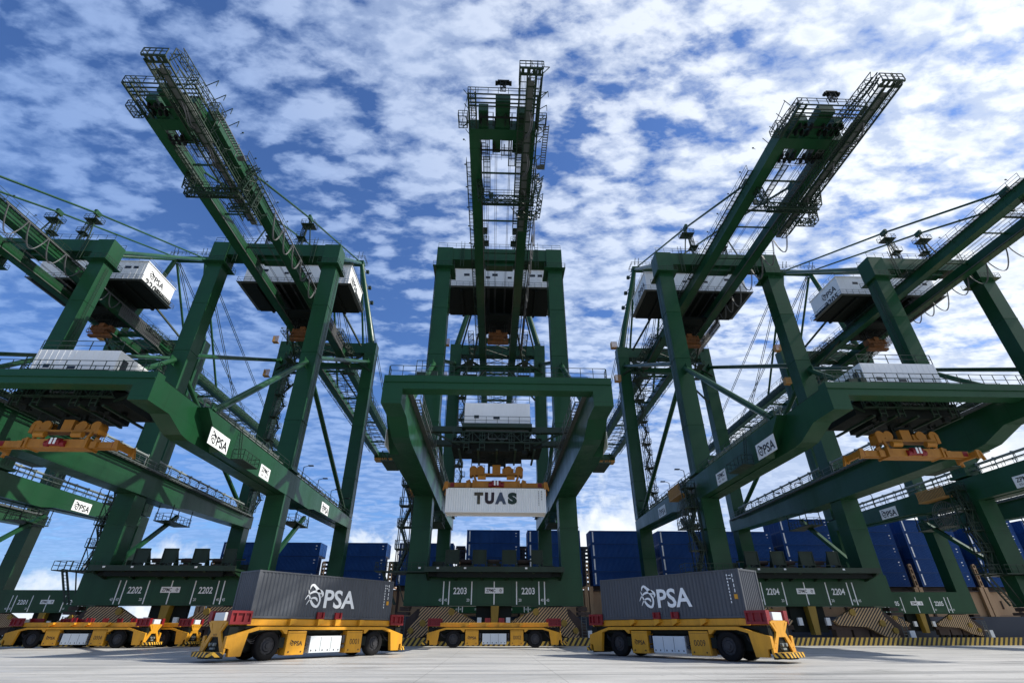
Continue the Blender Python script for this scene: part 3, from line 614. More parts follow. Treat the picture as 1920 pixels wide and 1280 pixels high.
    for x in (-2.9, -2.1, -1.3, .3, 1.2, 2.1, 2.9):
        for y in (-33.2, -32.2, -28.4, -27.6): b.tube((x, y, 60.55), (x + .12, y, 60.55), .42, 12)
    b.box(-3.0, 3.0, -33.3, -33.1, 60.3, 60.45); b.box(-3.0, 3.0, -28.1, -27.9, 60.3, 60.45)
    for x in (-3.0, -1.0, 1.0, 3.0): b.beam((x, -33.2, 60.4), (x, -31.2, 61.2), .14); b.beam((x, -28, 60.4), (x, -29.5, 61.2), .14)
    P(b, 'rope_sheave_bank', 'dark', eb)
    b = MB()
    for y in (-35.0, -33.0, -31.0, -29.0): b.beam((4.6, y, 62.3), (6.0, y, 63.6), .08); b.beam((6.0, y, 63.6), (6.0, y, 62.4), .07); b.beam((-4.6, y, 62.3), (-5.2, y, 63.4), .07)
    b.lattice((3.8, -31.2, 63.1), (3.8, -39.6, 62.2), .9, .9, 7, .09); b.lattice((-3.9, -31.2, 63.0), (-3.9, -36.0, 62.0), .7, .7, 5, .08)
    b.beam((-5.6, -31, 61.5), (-4.6, -34.5, 64), .07); P(b, 'end_outrigger', 'dkgreen', eb)
    b = MB(); b.lattice((0, -36.6, 61.2), (0, -36.6, 62.6), .7, .5, 3, .08); b.box(-.7, .8, -36.9, -36.4, 62.6, 62.85); b.box(-1.0, 1.1, -36.7, -36.5, 62.25, 62.35); b.box(-1.0, -.7, -36.9, -36.4, 62.3, 62.6); b.box(.8, 1.1, -36.9, -36.4, 62.3, 62.6); P(b, 'camera_mast', 'dark', eb)
    b = MB()
    for x in (-2.7, -2.3, -2.05, -.95, -.7, 1.1, 1.3): b.tube((x, -29.4, 61.6), (x, 110, 61.6), .035, 5, None, False)
    P(b, 'hoist_ropes', 'rope', eb)
    b = MB()
    for x, y, n in ((-2.9, -28.9, 4), (2.3, -28.9, 4)):
        for i in range(n): b.box(x - .5, x + .6, y + i * .55, y + .08 + i * .55, 60.7, 60.8)
    b.grate(-3.0, -1.7, -29.4, -26.0, 60.8); b.grate(-.1, 1.4, -29.4, -26.8, 60.8); b.grate(2.0, 2.9, -29.4, -19, 60.8); b.rail([(-3, -26, 60.8), (2.9, -26, 60.8)], 1.1, 1.4, .05)
    P(b, 'end_walkway', 'galv', eb)
    # side baskets at the backreach end
    for sg in (-1, 1):
        b = MB(); x0, x1 = (4.7, 5.9) if sg > 0 else (-5.9, -4.7)
        b.grate(x0, x1, -33.2, -31.4, 60.5); b.rail([(x0, -33.2, 60.5), (x1, -33.2, 60.5), (x1, -31.4, 60.5), (x0, -31.4, 60.5), (x0, -33.2, 60.5)], 1.1, .8, .07)
        b.beam((sg * 4.5, -31.6, 61.5), (sg * 5.3, -31.6, 60.5), .12); P(b, 'side_basket', 'dkgreen', eb)
    b = MB(); b.box(5.55, 5.65, -32.5, -25.6, 60.0, 60.15); b.box(6.2, 6.3, -32.5, -25.6, 60.0, 60.15)
    y = -32.3
    while y < -25.6: b.box(5.65, 6.2, y, y + .12, 60.03, 60.12); y += .42
    b.box(5.2, 6.3, -25.9, -25.2, 59.9, 60.05); b.rail([(5.2, -25.2, 60.05), (6.3, -25.2, 60.05)], 1.0, .5, .05); b.beam((5.0, -26, 60), (5, -26, 62.5), .1); b.beam((5.0, -31, 60), (5, -31, 62.5), .1); P(b, 'side_ladder', 'galv', eb)
    # cable carrier frame under the right girder, sticking out past the end
    b = MB(); zc = 58.15
    b.grate(2.0, 2.85, -40.8, -15.8, zc, step=1.1); b.grate(3.8, 4.6, -41.2, -14.0, zc, step=1.1)
    for x in (2.0, 2.85, 3.8, 4.6): b.box(x - .07, x + .07, -41.0, -15.0, zc - .2, zc - .02)
    for x in (1.98, 4.62): b.box(x - .04, x + .04, -41.0, -15.0, zc + 1.05, zc + 1.13); b.box(x - .03, x + .03, -41.0, -15.0, zc + .5, zc + .56)
    y = -40.7; i = 0
    while y < -15:
        for x in (2.0, 4.6): b.beam((x, y, zc + 1.1), (x, y, zc), .07)
        b.box(2.85, 3.8, y - .05, y + .05, zc - .12, zc - .02)
        if i % 2 == 0 and y > -31: b.beam((2.85, y, zc), (3.3, y, 60.6), .09); b.beam((3.8, y, zc), (3.9, y, 60.6), .09)
        if i % 2 == 0: b.beam((4.6, y, zc), (5.5, y, zc + 1.4), .08); b.beam((5.5, y, zc + 1.4), (4.6, y, zc + 1.4), .07); b.beam((4.6, y, zc + 1.1), (4.6, y + (1.6 if y > -31 else 0), 60.8), .08)
        y += 1.6; i += 1
    for y in (-41.4, -40.6): b.box(1.9, 4.7, y - .1, y + .1, zc - .15, zc + .05)
    b.rail([(1.9, -41.5, zc + .05), (4.7, -41.5, zc + .05)], 1.1, .7, .09); b.rail([(1.9, -41.5, zc), (1.9, -39.2, zc)], 1.1, .8, .08)
    for x in (2.0, 4.6): b.beam((x, -39.6, zc + 1.1), (x, -31.2, 60.8), .12)
    for i in range(4): b.box(2.1 + i * .65, 2.45 + i * .65, -41.3, -40.7, zc - .05, zc + .02)
    b.grate(.9, 1.9, -29.5, -27.0, zc + .3); b.grate(-2.6, -1.6, -27.5, -21, zc + 1.5)
    cf = P(b, 'cable_carrier_frame', 'dkgreen')
    b = MB(); b.box(2.92, 3.72, -39.8, -14, zc + .02, zc + .1); b.tube((3.15, -40, zc + .35), (3.15, -14, zc + .35), .2, 8); b.tube((3.55, -37, zc + .5), (3.55, -14, zc + .5), .16, 8); b.box(2.95, 3.75, -36, -29, zc + .75, zc + 1.0); P(b, 'cable_trunk', 'galv', cf)
    for i in range(3):
        b = MB(); y0 = -36 + i * 6.5; pts = [(3.3 + .3 * math.sin(j * .6), y0 + j * .5, zc + .2 - 1.3 * math.sin(math.pi * j / 9)) for j in range(10)]; b.path(pts, .07); b.path([(p[0] + .22, p[1] + .1, p[2] + .15) for p in pts], .07); P(b, 'cable_loop', 'cable', cf)
    # festoon loops on the right girder
    b = MB(); fx = 5.6
    b.box(fx - .07, fx + .07, -14, 44, 61.9, 62.05)
    for i, y in enumerate((-13.5, -9.2, -5, -.8, 4.2, 8, 11.4)):
        L = 4.0 if i < 5 else 3.0; sag = (4.4, 3.8, 3.6, 3.2, 3.6, 2.8, 2.4)[i]
        for dx in (0, .16): b.path([(fx + dx, y + L * j / 12, 61.8 - sag * math.sin(math.pi * j / 12) ** .8) for j in range(13)], .055)
    for i in range(26):
        y = 15.5 + i * .55
        for dx in (0, .18): b.path([(fx + dx, y + .5 * j / 6, 61.8 - 2.6 * math.sin(math.pi * j / 6) ** .7) for j in range(7)], .05)
    P(b, 'festoon_cable', 'cable')
    # hanging inspection gantry below the girders
    b = MB(); yb = -21.9
    b.lattice((-3.3, yb, 60.5), (-2.9, yb, 57.2), .8, 1.2, 4, .13); b.lattice((-2.9, yb, 56.9), (4.9, yb, 56.9), .8, 1.2, 8, .14)
    b.lattice((5.0, yb, 57.2), (5.9, yb, 61.0), .8, 1.2, 4, .13); b.rail([(-2.9, yb - .6, 57.3), (4.9, yb - .6, 57.3)], 1.1, 1.1, .06); b.grate(-2.9, 4.9, yb - .5, yb + .5, 56.6)
    b.lattice((2.4, yb + 2.2, 56.2), (5.6, yb + 2.2, 56.2), .7, 1.0, 4, .12); b.lattice((5.6, yb + 2.2, 56.2), (6.2, yb + 2.2, 60.4), .7, 1.0, 5, .12); b.beam((1.5, yb + 1.2, 56.8), (2.6, yb + 2.2, 56.0), .1)
    b.lattice((5.0, yb, 61.0), (6.2, yb, 62.4), .5, .9, 2, .1)
    P(b, 'inspection_gantry', 'dkgreen')
    b = MB(); b.box(-3.0, 3.0, -17.2, -16.9, 61.0, 61.2); b.rail([(-3, -17.9, 61.2), (3, -17.9, 61.2)], 1.1, 1.2, .05); b.grate(-3.0, 3.0, -17.9, -17.2, 61.2); b.box(-1.9, -1.2, -18.3, -17.95, 61.4, 62.4); P(b, 'service_bridge', 'dkgreen')
    # outreach tip platform
    b = MB(); b.box(-4.8, 4.8, 118, 119.4, 60.2, 62.4); tb = P(b, 'boom_tip_beam', 'green')
    b = MB(); b.box(-4.8, 4.8, 118.6, 122.5, 59.4, 60.2); b.rail([(-4.8, 118.8, 60.2), (-4.8, 122.5, 60.2), (4.8, 122.5, 60.2), (4.8, 118.8, 60.2)], 1.3, 1.2, .1); P(b, 'boom_tip_platform', 'wood', tb)
    b = MB()
    for sg in (-1, 1):
        for i in range(6): b.lattice((sg * 5.2, 42 + i * 12, 61.4), (sg * 5.2, 54 + i * 12, 61.4), .9, .9, 4, .1)
    P(b, 'boom_truss', 'dkgreen')
    # machinery house
    b = MB(); b.box(-11, 11, 10.8, 20.8, 64.7, 69.8)
    for i in range(20): b.box(-10.5 + i * 1.1, -10.46 + i * 1.1, 10.775, 10.8, 64.75, 69.75)
    for i in range(9):
        for sg in (-1, 1): b.box(min(sg * 11, sg * 11.022), max(sg * 11, sg * 11.022), 11.6 + i * 1.1, 11.64 + i * 1.1, 64.75, 69.75)
    mh = P(b, 'machinery_house', 'white')
    b = MB(); b.box(-11.15, 11.15, 10.6, 21.0, 69.8, 69.95); P(b, 'roof', 'white', mh)
    b = MB(); b.box(-11.1, 11.1, 10.65, 20.95, 64.35, 64.7)
    for x in (-8, -4.2, 4.2, 8): b.box(x - .25, x + .25, 10.7, 20.9, 63.9, 64.35)
    for sg in (-1, 1): b.box(min(sg * 3.3, sg * 4.4), max(sg * 3.3, sg * 4.4), 10.9, 20.8, 62.6, 63.9)
    P(b, 'floor_frame', 'dark', mh)
    b = MB(); b.rail([(-11.8, 10.0, 64.7), (11.8, 10.0, 64.7), (11.8, 21.5, 64.7), (-11.8, 21.5, 64.7), (-11.8, 10, 64.7)], 1.1, 1.4, .05)
    b.rail([(-11, 10.8, 69.95), (11, 10.8, 69.95), (11, 20.8, 69.95), (-11, 20.8, 69.95), (-11, 10.8, 69.95)], 1.0, 2.2, .05)
    for x0, x1, y0, y1 in ((-11.9, 11.9, 10.0, 10.65), (-11.9, -11.1, 10.65, 20.95), (11.1, 11.9, 10.65, 20.95)): b.box(x0, x1, y0, y1, 64.6, 64.7)
    P(b, 'catwalk', 'galv', mh)
    for x, z, w, h_ in ((-2.4, 67.6, .9, .5), (-.9, 68.3, 1.2, .6), (2.3, 67.6, .9, .5), (7.2, 68.3, 1.3, .6), (8.9, 68.3, 1.0, .6), (-7.0, 68.2, 1.2, .6)):
        b = MB(); b.box(x - w / 2, x + w / 2, 10.74, 10.8, z - h_ / 2, z + h_ / 2); P(b, 'window', 'glass', mh)
    b = MB()
    for i in range(12):
        z = 64.9; y = 14.5 + i * .5; b.beam((11.6, y, z), (11.6, y + .3, z + 1.0), .2)
    for sg in (-1, 1):
        for i in range(6): b.box(min(sg * 11.02, sg * 11.5), max(sg * 11.02, sg * 11.5), 15.2 + i * .9, 15.8 + i * .9, 65.0 + .1 * (i % 2), 65.6)
    P(b, 'air_vents', 'dark', mh)
    # diagonal under-house frame
    b = MB()
    for sg in (-1, 1):
        b.beam((sg * 9.0, 33, 62.6), (sg * 6.0, 22, 67), .35); b.beam((sg * 6.6, 35, 57.5), (sg * 4.6, 24, 61.2), .35)
        b.lattice((sg * 6.4, 24, 61.5), (sg * 6.4, 35.6, 61.5), 1.2, 1.0, 9, .1); b.box(min(sg * 5.9, sg * 7.4), max(sg * 5.9, sg * 7.4), 30, 33, 57.2, 57.3); b.rail([(sg * 5.9, 30, 57.3), (sg * 7.4, 30, 57.3), (sg * 7.4, 33, 57.3)], 1.1, .8, .07)
    P(b, 'rear_frame', 'dkgreen')
    # main trolley hanging in the girders with its cab
    b = MB(); b.box(-3.0, 3.0, 15.5, 23.5, 60.9, 61.5)
    for x in (-2.6, 2.6):
        for y in (16, 23): b.tube((x - .2, y, 61.0), (x + .2, y, 61.0), .45, 12)
    b.lattice((-2.2, 19.5, 60.2), (2.2, 19.5, 60.2), 2.4, 1.2, 4, .12); P(b, 'main_trolley', 'dark')
    b = MB(); b.box(-1.7, 1.7, 19.2, 20.6, 57.9, 58.4); b.box(-.5, .6, 19.0, 20.8, 58.4, 59.3); b.box(-2.1, -1.7, 19.1, 20.7, 57.7, 58.8); b.box(1.7, 2.1, 19.1, 20.7, 57.7, 58.8)
    for x in (-1.3, -.8, .8, 1.3): b.tube((x, 19.4, 58.6), (x, 19.7, 58.6), .4, 12)
    b.box(-1.2, 1.2, 18.9, 20.9, 56.8, 57.7); b.box(-2.3, 2.3, 19.4, 20.4, 56.3, 56.8); b.lattice((-2.3, 19.0, 57.3), (2.3, 19.0, 57.3), .5, .8, 5, .09); P(b, 'main_headblock', 'shadeorange')
    b = MB()
    for x in (-1.9, -1.4, 1.4, 1.9):
        for y in (19.3, 20.5): b.tube((x, y, 58.8), (x, y, 60.9), .04, 5, None, False)
    P(b, 'hoist_ropes', 'rope')
    # deck and container guides on the sill beam
    b = MB(); b.box(-9.3, 9.3, -3.1, 4.5, 8.35, 8.6); b.box(-9.3, 9.3, -3.25, -3.1, 8.3, 8.95)
    for x in (-9.0, -5.2, -1.7, 1.7, 5.2, 9.0): b.prism([(-3.0, 8.35), (-.02, 8.35), (-.02, 7.5), (-2.6, 8.1)], x - .15, x + .15)
    b.box(-14.2, -9.3, -1.2, 3.2, 8.42, 8.56); dk = P(b, 'transfer_deck', 'dkgreen')
    b = MB(); b.box(-7.6, 7.6, -2.7, -2.2, 7.7, 8.3); b.box(-8.9, -4.6, -2.0, -1.4, 7.85, 8.3); b.box(4.6, 8.9, -2.0, -1.4, 7.85, 8.3); P(b, 'deck_girders', 'dark', dk)
    b = MB(); b.rail([(-14.1, -1.1, 8.56), (-9.5, -1.1, 8.56)], 1.1, 1.0, .06); b.rail([(-14.1, -1.1, 8.56), (-14.1, 3.1, 8.56), (-12.2, 3.1, 8.56)], 1.1, 1.0, .06)
    b.rail([(-3.0, -2.9, 8.6), (3.0, -2.9, 8.6)], .7, 3.0, .06, False); P(b, 'handrail', 'dkgreen', dk)
    for x0, x1 in ((-7.0, -5.0), (-3.15, -1.15), (1.05, 3.1), (5.2, 6.85)):
        b = MB(); b.box(x0, x0 + .14, 1.0, 1.2, 8.6, 11.55); b.box(x1 - .14, x1, 1.0, 1.2, 8.6, 11.55); b.box(x0 + .14, x1 - .14, 1.0, 1.2, 11.4, 11.55); b.box(x0 + .14, x1 - .14, 1.0, 1.2, 9.7, 9.82)
        b.box(x0 + .14, x1 - .14, 1.08, 1.14, 9.82, 11.4); b.prism([(1.2, 11.5), (2.6, 9.0), (2.6, 8.6), (1.2, 8.6)], x0 + .1, x0 + .2); b.prism([(1.2, 11.5), (2.6, 9.0), (2.6, 8.6), (1.2, 8.6)], x1 - .2, x1 - .1)
        b.beam((x0 + .2, .98, 8.7), ((x0 + x1) / 2, .98, 9.7), .1); b.beam((x1 - .2, .98, 8.7), ((x0 + x1) / 2, .98, 9.7), .1)
        P(b, 'container_guide', 'dkgreen', dk)
    b = MB()
    for x in (-4.1, -.1, 4.2): b.box(x - .7, x + .7, 1.6, 2.8, 8.6, 9.6); b.tube((x - .8, 2.2, 10.1), (x + .8, 2.2, 10.1), .3, 10)
    P(b, 'winch', 'rust', dk)
    b = MB()
    for x0, x1, h_ in ((-8.9, -7.3, 1.6), (-4.9, -3.3, 1.5), (-1.05, -.2, 1.9), (.2, .95, 1.3), (3.3, 5.0, 1.7), (7.0, 8.6, 1.1)):
        b.box(x0, x1, 2.9, 4.2, 8.6, 8.6 + h_); b.box(x0 + .2, x1 - .2, 2.7, 2.9, 8.9, 8.4 + h_); b.rail([(x0, 2.6, 8.6), (x1, 2.6, 8.6)], 1.3, .5, .05)
    b.box(-7.2, 7.2, 3.4, 3.7, 10.3, 10.5); P(b, 'deck_machinery', 'dkgreen', dk)
    b = MB()
    for x in (-5.6, -2.0, 2.2, 6.6): b.box(x - .25, x + .25, .9, .98, 9.15, 9.3)
    for x in (-3.9, 4.2, -9.9, -7.5): b.box(x - .15, x + .15, -3.3, -3.26, 8.65, 8.85)
    P(b, 'deck_labels', 'ink', dk)
    # wood-coloured maintenance cages by the waterside legs, access stairs
    for z, x in ((65.5, -13.0), (56.0, -13.0)):
        b = MB(); b.box(x - .8, x + .6, 34.6, 35.8, z - 1.2, z - 1.1)
        for i in range(8): b.box(x - .78 + i * .19, x - .66 + i * .19, 34.6, 34.66, z - 1.1, z + .5)
        b.box(x - .8, x - .74, 34.66, 35.8, z - 1.1, z + .5); P(b, 'maintenance_cage', 'wood')
    b = MB(); b.stairs(-14.1, -12.3, 1.4, 2.0, 8.6, 20.6, 4, land=.7); b.stairs(-14.1, -12.3, 2.05, 2.65, 8.6, 20.6, 4, land=.7)
    for x in (-14.0, -12.4):
        for y in (1.3, 2.7): b.box(x - .06, x + .06, y - .06, y + .06, 8.6, 21.4)
    for z in (11.6, 14.6, 17.6, 20.6): b.box(-14.3, -12.25, 1.2, 2.8, z, z + .12); b.rail([(-14.3, 1.2, z + .12), (-12.3, 1.2, z + .12)], 1.1, .5, .06); b.rail([(-14.3, 1.2, z + .12), (-14.3, 2.8, z + .12)], 1.1, .6, .06); b.beam((-14, 1.3, z), (-12.4, 1.3, z - 3), .07)
    st = P(b, 'stair_tower', 'dkgreen')
    b = MB(); b.beam((-15.6, .6, 8.8), (-13.4, .6, 4.6), .1, .25); b.beam((-15.6, 1.4, 8.8), (-13.4, 1.4, 4.6), .1, .25); b.box(-16.4, -13.8, -.2, 1.9, 8.56, 8.66)
    b.rail([(-16.4, -.2, 8.66), (-13.9, -.2, 8.66)], 1.1, .9, .06); b.rail([(-16.4, -.2, 8.66), (-16.4, 1.9, 8.66)], 1.1, .9, .06); b.beam((-12.2, .6, 4.9), (-13.6, .6, 8.5), .12); b.beam((-15.4, .6, 8.6), (-13.5, .6, 4.9), .07)
    for i in range(12): t = i / 11; b.box(-15.6 + 2.2 * t - .1, -15.6 + 2.2 * t + .1, .6, 1.4, 8.8 - 4.2 * t, 8.84 - 4.2 * t)
    P(b, 'access_stair', 'dkgreen')
    # lift shaft and stairs along the left waterside leg
    b = MB(); b.lattice((-8.4, 34.6, 23), (-8.4, 34.6, 61), 1.5, 1.5, 19, .1); b.stairs(-9.2, -6.9, 35.3, 36.1, 23, 61, 14); P(b, 'lift_shaft', 'dkgreen')
    for z in (27.5, 33, 38.5, 44, 49.5, 55):
        b = MB(); b.box(-9.3, -7.4, 33.6, 35.6, z, z + .1); b.rail([(-9.3, 33.6, z + .1), (-7.4, 33.6, z + .1), (-7.4, 35.6, z + .1)], 1.1, .9, .07); P(b, 'landing', 'dkgreen')
    # big cable reel on the left side girder
    b = MB(); c = Vector((-12.9, 6.2, 17.6))
    for i in range(28):
        t = 2 * math.pi * i / 28; b.beam(c + Vector((0, .5 * math.cos(t), .5 * math.sin(t))), c + Vector((0, 2.3 * math.cos(t), 2.3 * math.sin(t))), .05)
    for r_ in (2.3, 1.3, .5):
        for i in range(28):
            t = 2 * math.pi * i / 28; u = 2 * math.pi * (i + 1) / 28
            for dx in (-.18, .18): b.beam(c + Vector((dx, r_ * math.cos(t), r_ * math.sin(t))), c + Vector((dx, r_ * math.cos(u), r_ * math.sin(u))), .07)
    b.beam((-12.1, 6.2, 17.6), (-13.2, 6.2, 17.6), .4); P(b, 'cable_reel', 'galv')
    b = MB(); b.box(-13.9, -12.3, 3.6, 9.4, 20.2, 20.35)
    for i in range(20): b.box(-13.9, -13.84, 3.6 + i * .29, 3.72 + i * .29, 20.35, 21.9)
    b.box(-13.9, -13.84, 3.6, 9.4, 21.9, 22.0); P(b, 'yellow_cage', 'wood')
    return root

def number_crane(root, num):
    for yy in (0.0, 35.8):
        mb = MB()
        for x in (-4.62, 4.62): text(mb, num, 1.8, .82, '-y', (x, yy, 6.25), .012, .02)
        mb.obj('crane_number', 'ink', root)
    for sg in (-1, 1):
        mb = MB(); fc = '+x' if sg > 0 else '-x'; x = sg * 11.0
        psa_logo(mb, 5.2, fc, (x, 14.6 + sg * 0.2, 67.9), .03); text(mb, num, 4.6, 1.5, fc, (x, 14.2, 65.7), .03, .02); mb.obj('house_number', 'black', root)

CR = {}
first = build_crane()
crane_label = {0: 'green gantry crane numbered 2203, the middle one with the white container hanging inside it',
               -1: 'green gantry crane numbered 2202, second from the left with a sunlit right side',
               1: 'green gantry crane numbered 2204, second from the right behind the loaded yellow carrier',
               -2: 'green gantry crane numbered 2201, cut off by the left edge of the photo',
               2: 'green gantry crane numbered 2205, cut off by the right edge of the photo'}
for k in (0, -1, 1, -2, 2):
    o = first if k == 0 else copy_tree(first)
    o.location = (XC + k * S, Y0, 0); CR[k] = o
for k, o in CR.items():
    number_crane(o, str(2203 + k)); tag(o, crane_label[k], 'gantry crane', 'green gantry cranes along the quay')

# ------------------------------------------------------------------ portal trolleys with white cabin, spreaders
def build_trolley():
    root = empty('portal_trolley')     # origin: centre line, y = front of house, z = rail top 22.66
    b = MB(); b.box(-4.12, 4.12, 0, 4.6, 1.1, 3.95); [b.box(-3.9 + i * .6, -3.87 + i * .6, -.02, 0, 1.15, 3.9) for i in range(14)]; hs = b.obj('trolley_house', 'white', root)
    b = MB(); b.rail([(-4.1, .05, 3.95), (4.1, .05, 3.95)], 1.1, 1.6, .06); b.rail([(-4.1, 4.5, 3.95), (4.1, 4.5, 3.95)], 1.1, 1.6, .06); b.rail([(-5.0, 0, 1.1), (-5.0, 2.6, 1.1)], 1.1, .9, .06)
    b.rail([(-4.1, -.5, .95), (4.1, -.5, .95)], 1.0, 1.3, .05)
    b.rail([(-4.9, 0, 1.1), (-4.3, 0, 1.1)], 2.0, .5, .07); b.obj('handrail', 'dkgreen', hs)
    b = MB(); b.box(4.12, 4.17, .7, 1.5, 1.9, 3.3); b.box(4.12, 4.16, 2.2, 3.0, 1.3, 2.1); b.box(-4.17, -4.12, .7, 1.5, 1.9, 3.3); b.box(-2.9, -2.3, -.03, 0, 1.9, 2.3); b.box(-.5, .3, -.03, 0, 1.8, 2.1); b.obj('house_openings', 'glass', hs)
    b = MB(); b.box(-4.3, 4.3, -.6, 6.8, .55, 1.05); b.box(-8.9, -4.3, .2, 1.0, .2, .9); b.box(4.3, 8.9, .2, 1.0, .2, .9); b.box(-8.9, -4.3, 5.4, 6.2, .2, .9); b.box(4.3, 8.9, 5.4, 6.2, .2, .9)
    for sg in (-1, 1): b.box(min(sg * 8.5, sg * 9.1), max(sg * 8.5, sg * 9.1), -.6, 7.0, .15, .7); b.beam((sg * 8.3, .6, .4), (sg * 4.6, 1.2, -1.2), .22); b.beam((sg * 6.4, .3, .7), (sg * 4.0, .3, .9), .12)
    b.obj('trolley_frame', 'dkgreen', root)
    b = MB(); b.box(-3.6, 3.6, .4, 6.4, -.8, .55); b.box(-5.6, 5.6, 1.2, 6.0, -1.5, -.2); b.box(-3.2, 3.2, 1.0, 6.2, -2.0, -.8)
    for x in (-3.6, -1.7, 1.9, 3.8):
        for z in (-.4, -.9, -1.4): b.box(x - .22, x + .22, .15, .4, z - .18, z + .18)
    for x in (-3.3, 3.4): b.box(x - .3, x + .3, .6, 1.0, -2.4, -1.9)
    for i in range(9): b.tube((-4 + i, 1.5 + (i % 3), -1.8), (-3.5 + i, 1.7 + (i % 3), -1.8), .3, 8)
    for i in range(7): b.tube((-3.6 + i * 1.2, .1, -.2 - (i % 2) * .4), (-3.6 + i * 1.2, .4, -.2 - (i % 2) * .4), .2, 8)
    b.obj('hoist_machinery', 'dark', root)
    b = MB()
    for y in (.05, 6.6): b.lattice((-5.4, y, -.55), (5.4, y, -.55), .3, 1.3, 9, .12)
    for x in (-4.6, -2.3, 0, 2.3, 4.6): b.box(x - .12, x + .12, .1, 6.5, -2.15, -1.95)
    for x in (-3.7, -1.8, 1.8, 3.7):
        for i in range(4): b.box(x - .3, x + .3, -.08, .02, -1.9 + i * .5, -1.82 + i * .5)
        b.box(x - .34, x - .26, -.1, .04, -2.2, .2); b.box(x + .26, x + .34, -.1, .04, -2.2, .2)
    b.obj('service_frame', 'dkgreen', root)
    b = MB(); b.box(-1.1, 1.3, .1, .4, -.75, -.65); b.box(-1.1, -1.0, .1, .4, -.65, .2); b.box(1.2, 1.3, .1, .4, -.65, .2); b.box(-3.9, 3.9, .2, .4, .25, .5); b.obj('lamp_bracket', 'galv', root)
    b = MB()
    for sg in (-1, 1):
        for y in (-.2, 6.6): b.tube((sg * 8.7, y, .22), (sg * 8.95, y, .22), .22, 12)
    b.obj('wheels', 'dark', root)
    return root
def build_spreader():
    root = empty('container_spreader')   # origin: underside centre, lies along x
    b = MB(); b.box(-2.85, 2.85, -.75, .75, .12, .95)
    b.box(-2.95, -2.75, -.9, .9, .05, 1.05); b.box(2.75, 2.95, -.9, .9, .05, 1.05); b.obj('centre_frame', 'orange', root, bevel=.03)
    for sg in (-1, 1):
        b = MB(); b.box(min(sg * 2.85, sg * 5.85), max(sg * 2.85, sg * 5.85), -.5, -.12, .22, .78); b.box(min(sg * 2.85, sg * 5.85), max(sg * 2.85, sg * 5.85), .12, .5, .22, .78)
        b.box(min(sg * 3.2, sg * 5.85), max(sg * 3.2, sg * 5.85), -.12, .12, .3, .4)
        b.obj('telescopic_arm', 'orange', root)
        b = MB(); b.box(min(sg * 5.85, sg * 6.15), max(sg * 5.85, sg * 6.15), -1.22, 1.22, .02, .6)
        for y in (-1.12, 1.12): b.tube((sg * 6.0, y, -.12), (sg * 6.0, y, .02), .1, 8)
        eb = b.obj('end_beam', 'orange', root)
        b = MB()
        for y in (-1.25, 1.25):
            b.box(min(sg * 5.9, sg * 6.3), max(sg * 5.9, sg * 6.3), y - .1, y + .1, -.15, .7); b.beam((sg * 6.25, y, .55), (sg * 6.45, y * 1.05, -.35), .16, .3)
        b.obj('corner_flipper', 'orange', eb)
    b = MB()
    for x in (-2.5, 2.5):
        for y in (-.5, .5): b.beam((x, y, .95), (x * 1.12, y, 1.75), .28, .22)
    b.prism([(-3.2, 1.75), (3.2, 1.75), (3.0, 2.1), (.9, 1.95), (-.9, 1.95), (-3.0, 2.1)], -.55, .55, 'y')
    b.box(-.52, .52, -.45, .45, 1.96, 3.05); b.box(.75, 2.2, -.4, .4, 1.98, 2.6); b.box(-3.35, -3.0, -.6, .6, 1.6, 2.5); b.box(3.0, 3.35, -.6, .6, 1.6, 2.5)
    hb = b.obj('headblock', 'orange', root)
    b = MB()
    for x in (-2.9, -2.0, 1.5, 2.9):
        for y in (-.4, .4): b.tube((x, y - .14, 2.4), (x, y + .14, 2.4), .5, 16)
    b.obj('sheaves', 'orange', hb)
    b = MB(); b.rail([(-2.4, -.3, 2.0), (-1.5, -.3, 2.0), (-1.5, .3, 2.0)], 1.0, .45, .05); b.rail([(2.3, -.3, 2.0), (2.9, -.3, 2.0)], .8, .3, .05); b.box(-.9, .9, -.3, .3, 3.05, 3.4); b.box(-1.1, -.8, -.2, .2, 2.0, 3.9); b.box(.9, 1.2, -.2, .2, 2.6, 3.9); b.obj('service_parts', 'dark', hb)
    b = MB()
    for sg in (-1, 1): b.tube((sg * 1.3, -.9, 1.35), (sg * 2.3, -.9, 1.35), .3, 12); b.beam((sg * 3.2, -.3, 1.0), (sg * 3.7, -.3, .8), .2, .5); b.box(min(sg * 3.25, sg * 3.8), max(sg * 3.25, sg * 3.8), -.75, -.5, .1, .75)
    b.obj('hydraulic_unit', 'orange', root)
    b = MB()
    for sg in (-1, 1): b.box(min(sg * 5.2, sg * 5.7), max(sg * 5.2, sg * 5.7), -.53, -.5, .25, .75)
    b.obj('arm_mark', 'red', root)
    b = MB(); b.tube((-.55, -.85, .6), (.55, -.85, .6), .38, 12); b.tube((-.95, -.8, .45), (-.55, -.8, .45), .3, 10); b.tube((.55, -.8, .45), (.95, -.8, .45), .3, 10); b.obj('motor_unit', 'red', root)
    b = MB()
    for x in (-.18, .18): b.box(x - .1, x + .1, -1.27, -1.23, .3, .9)
    b.obj('motor_marks', 'ink', root)
    b = MB()
    for x in (-3.17, 3.17):
        for y in (-.4, .4): b.tube((x, y, 2.5), (x, y, 6.2), .035, 5, None, False)
    for x in (-.9, .9): b.tube((x, 0, 3.4), (x * 1.2, 0, 6.0), .05, 5, None, False)
    b.obj('hoist_ropes', 'rope', root)
    return root
tr0 = build_trolley(); sp0 = build_spreader()
tpos = {0: -16.6, -1: -29.0, 1: -29.0, -2: -29.0, 2: -29.0}
spz = {0: 16.78, -1: 16.95, 1: 16.95, -2: 16.95, 2: 16.95}
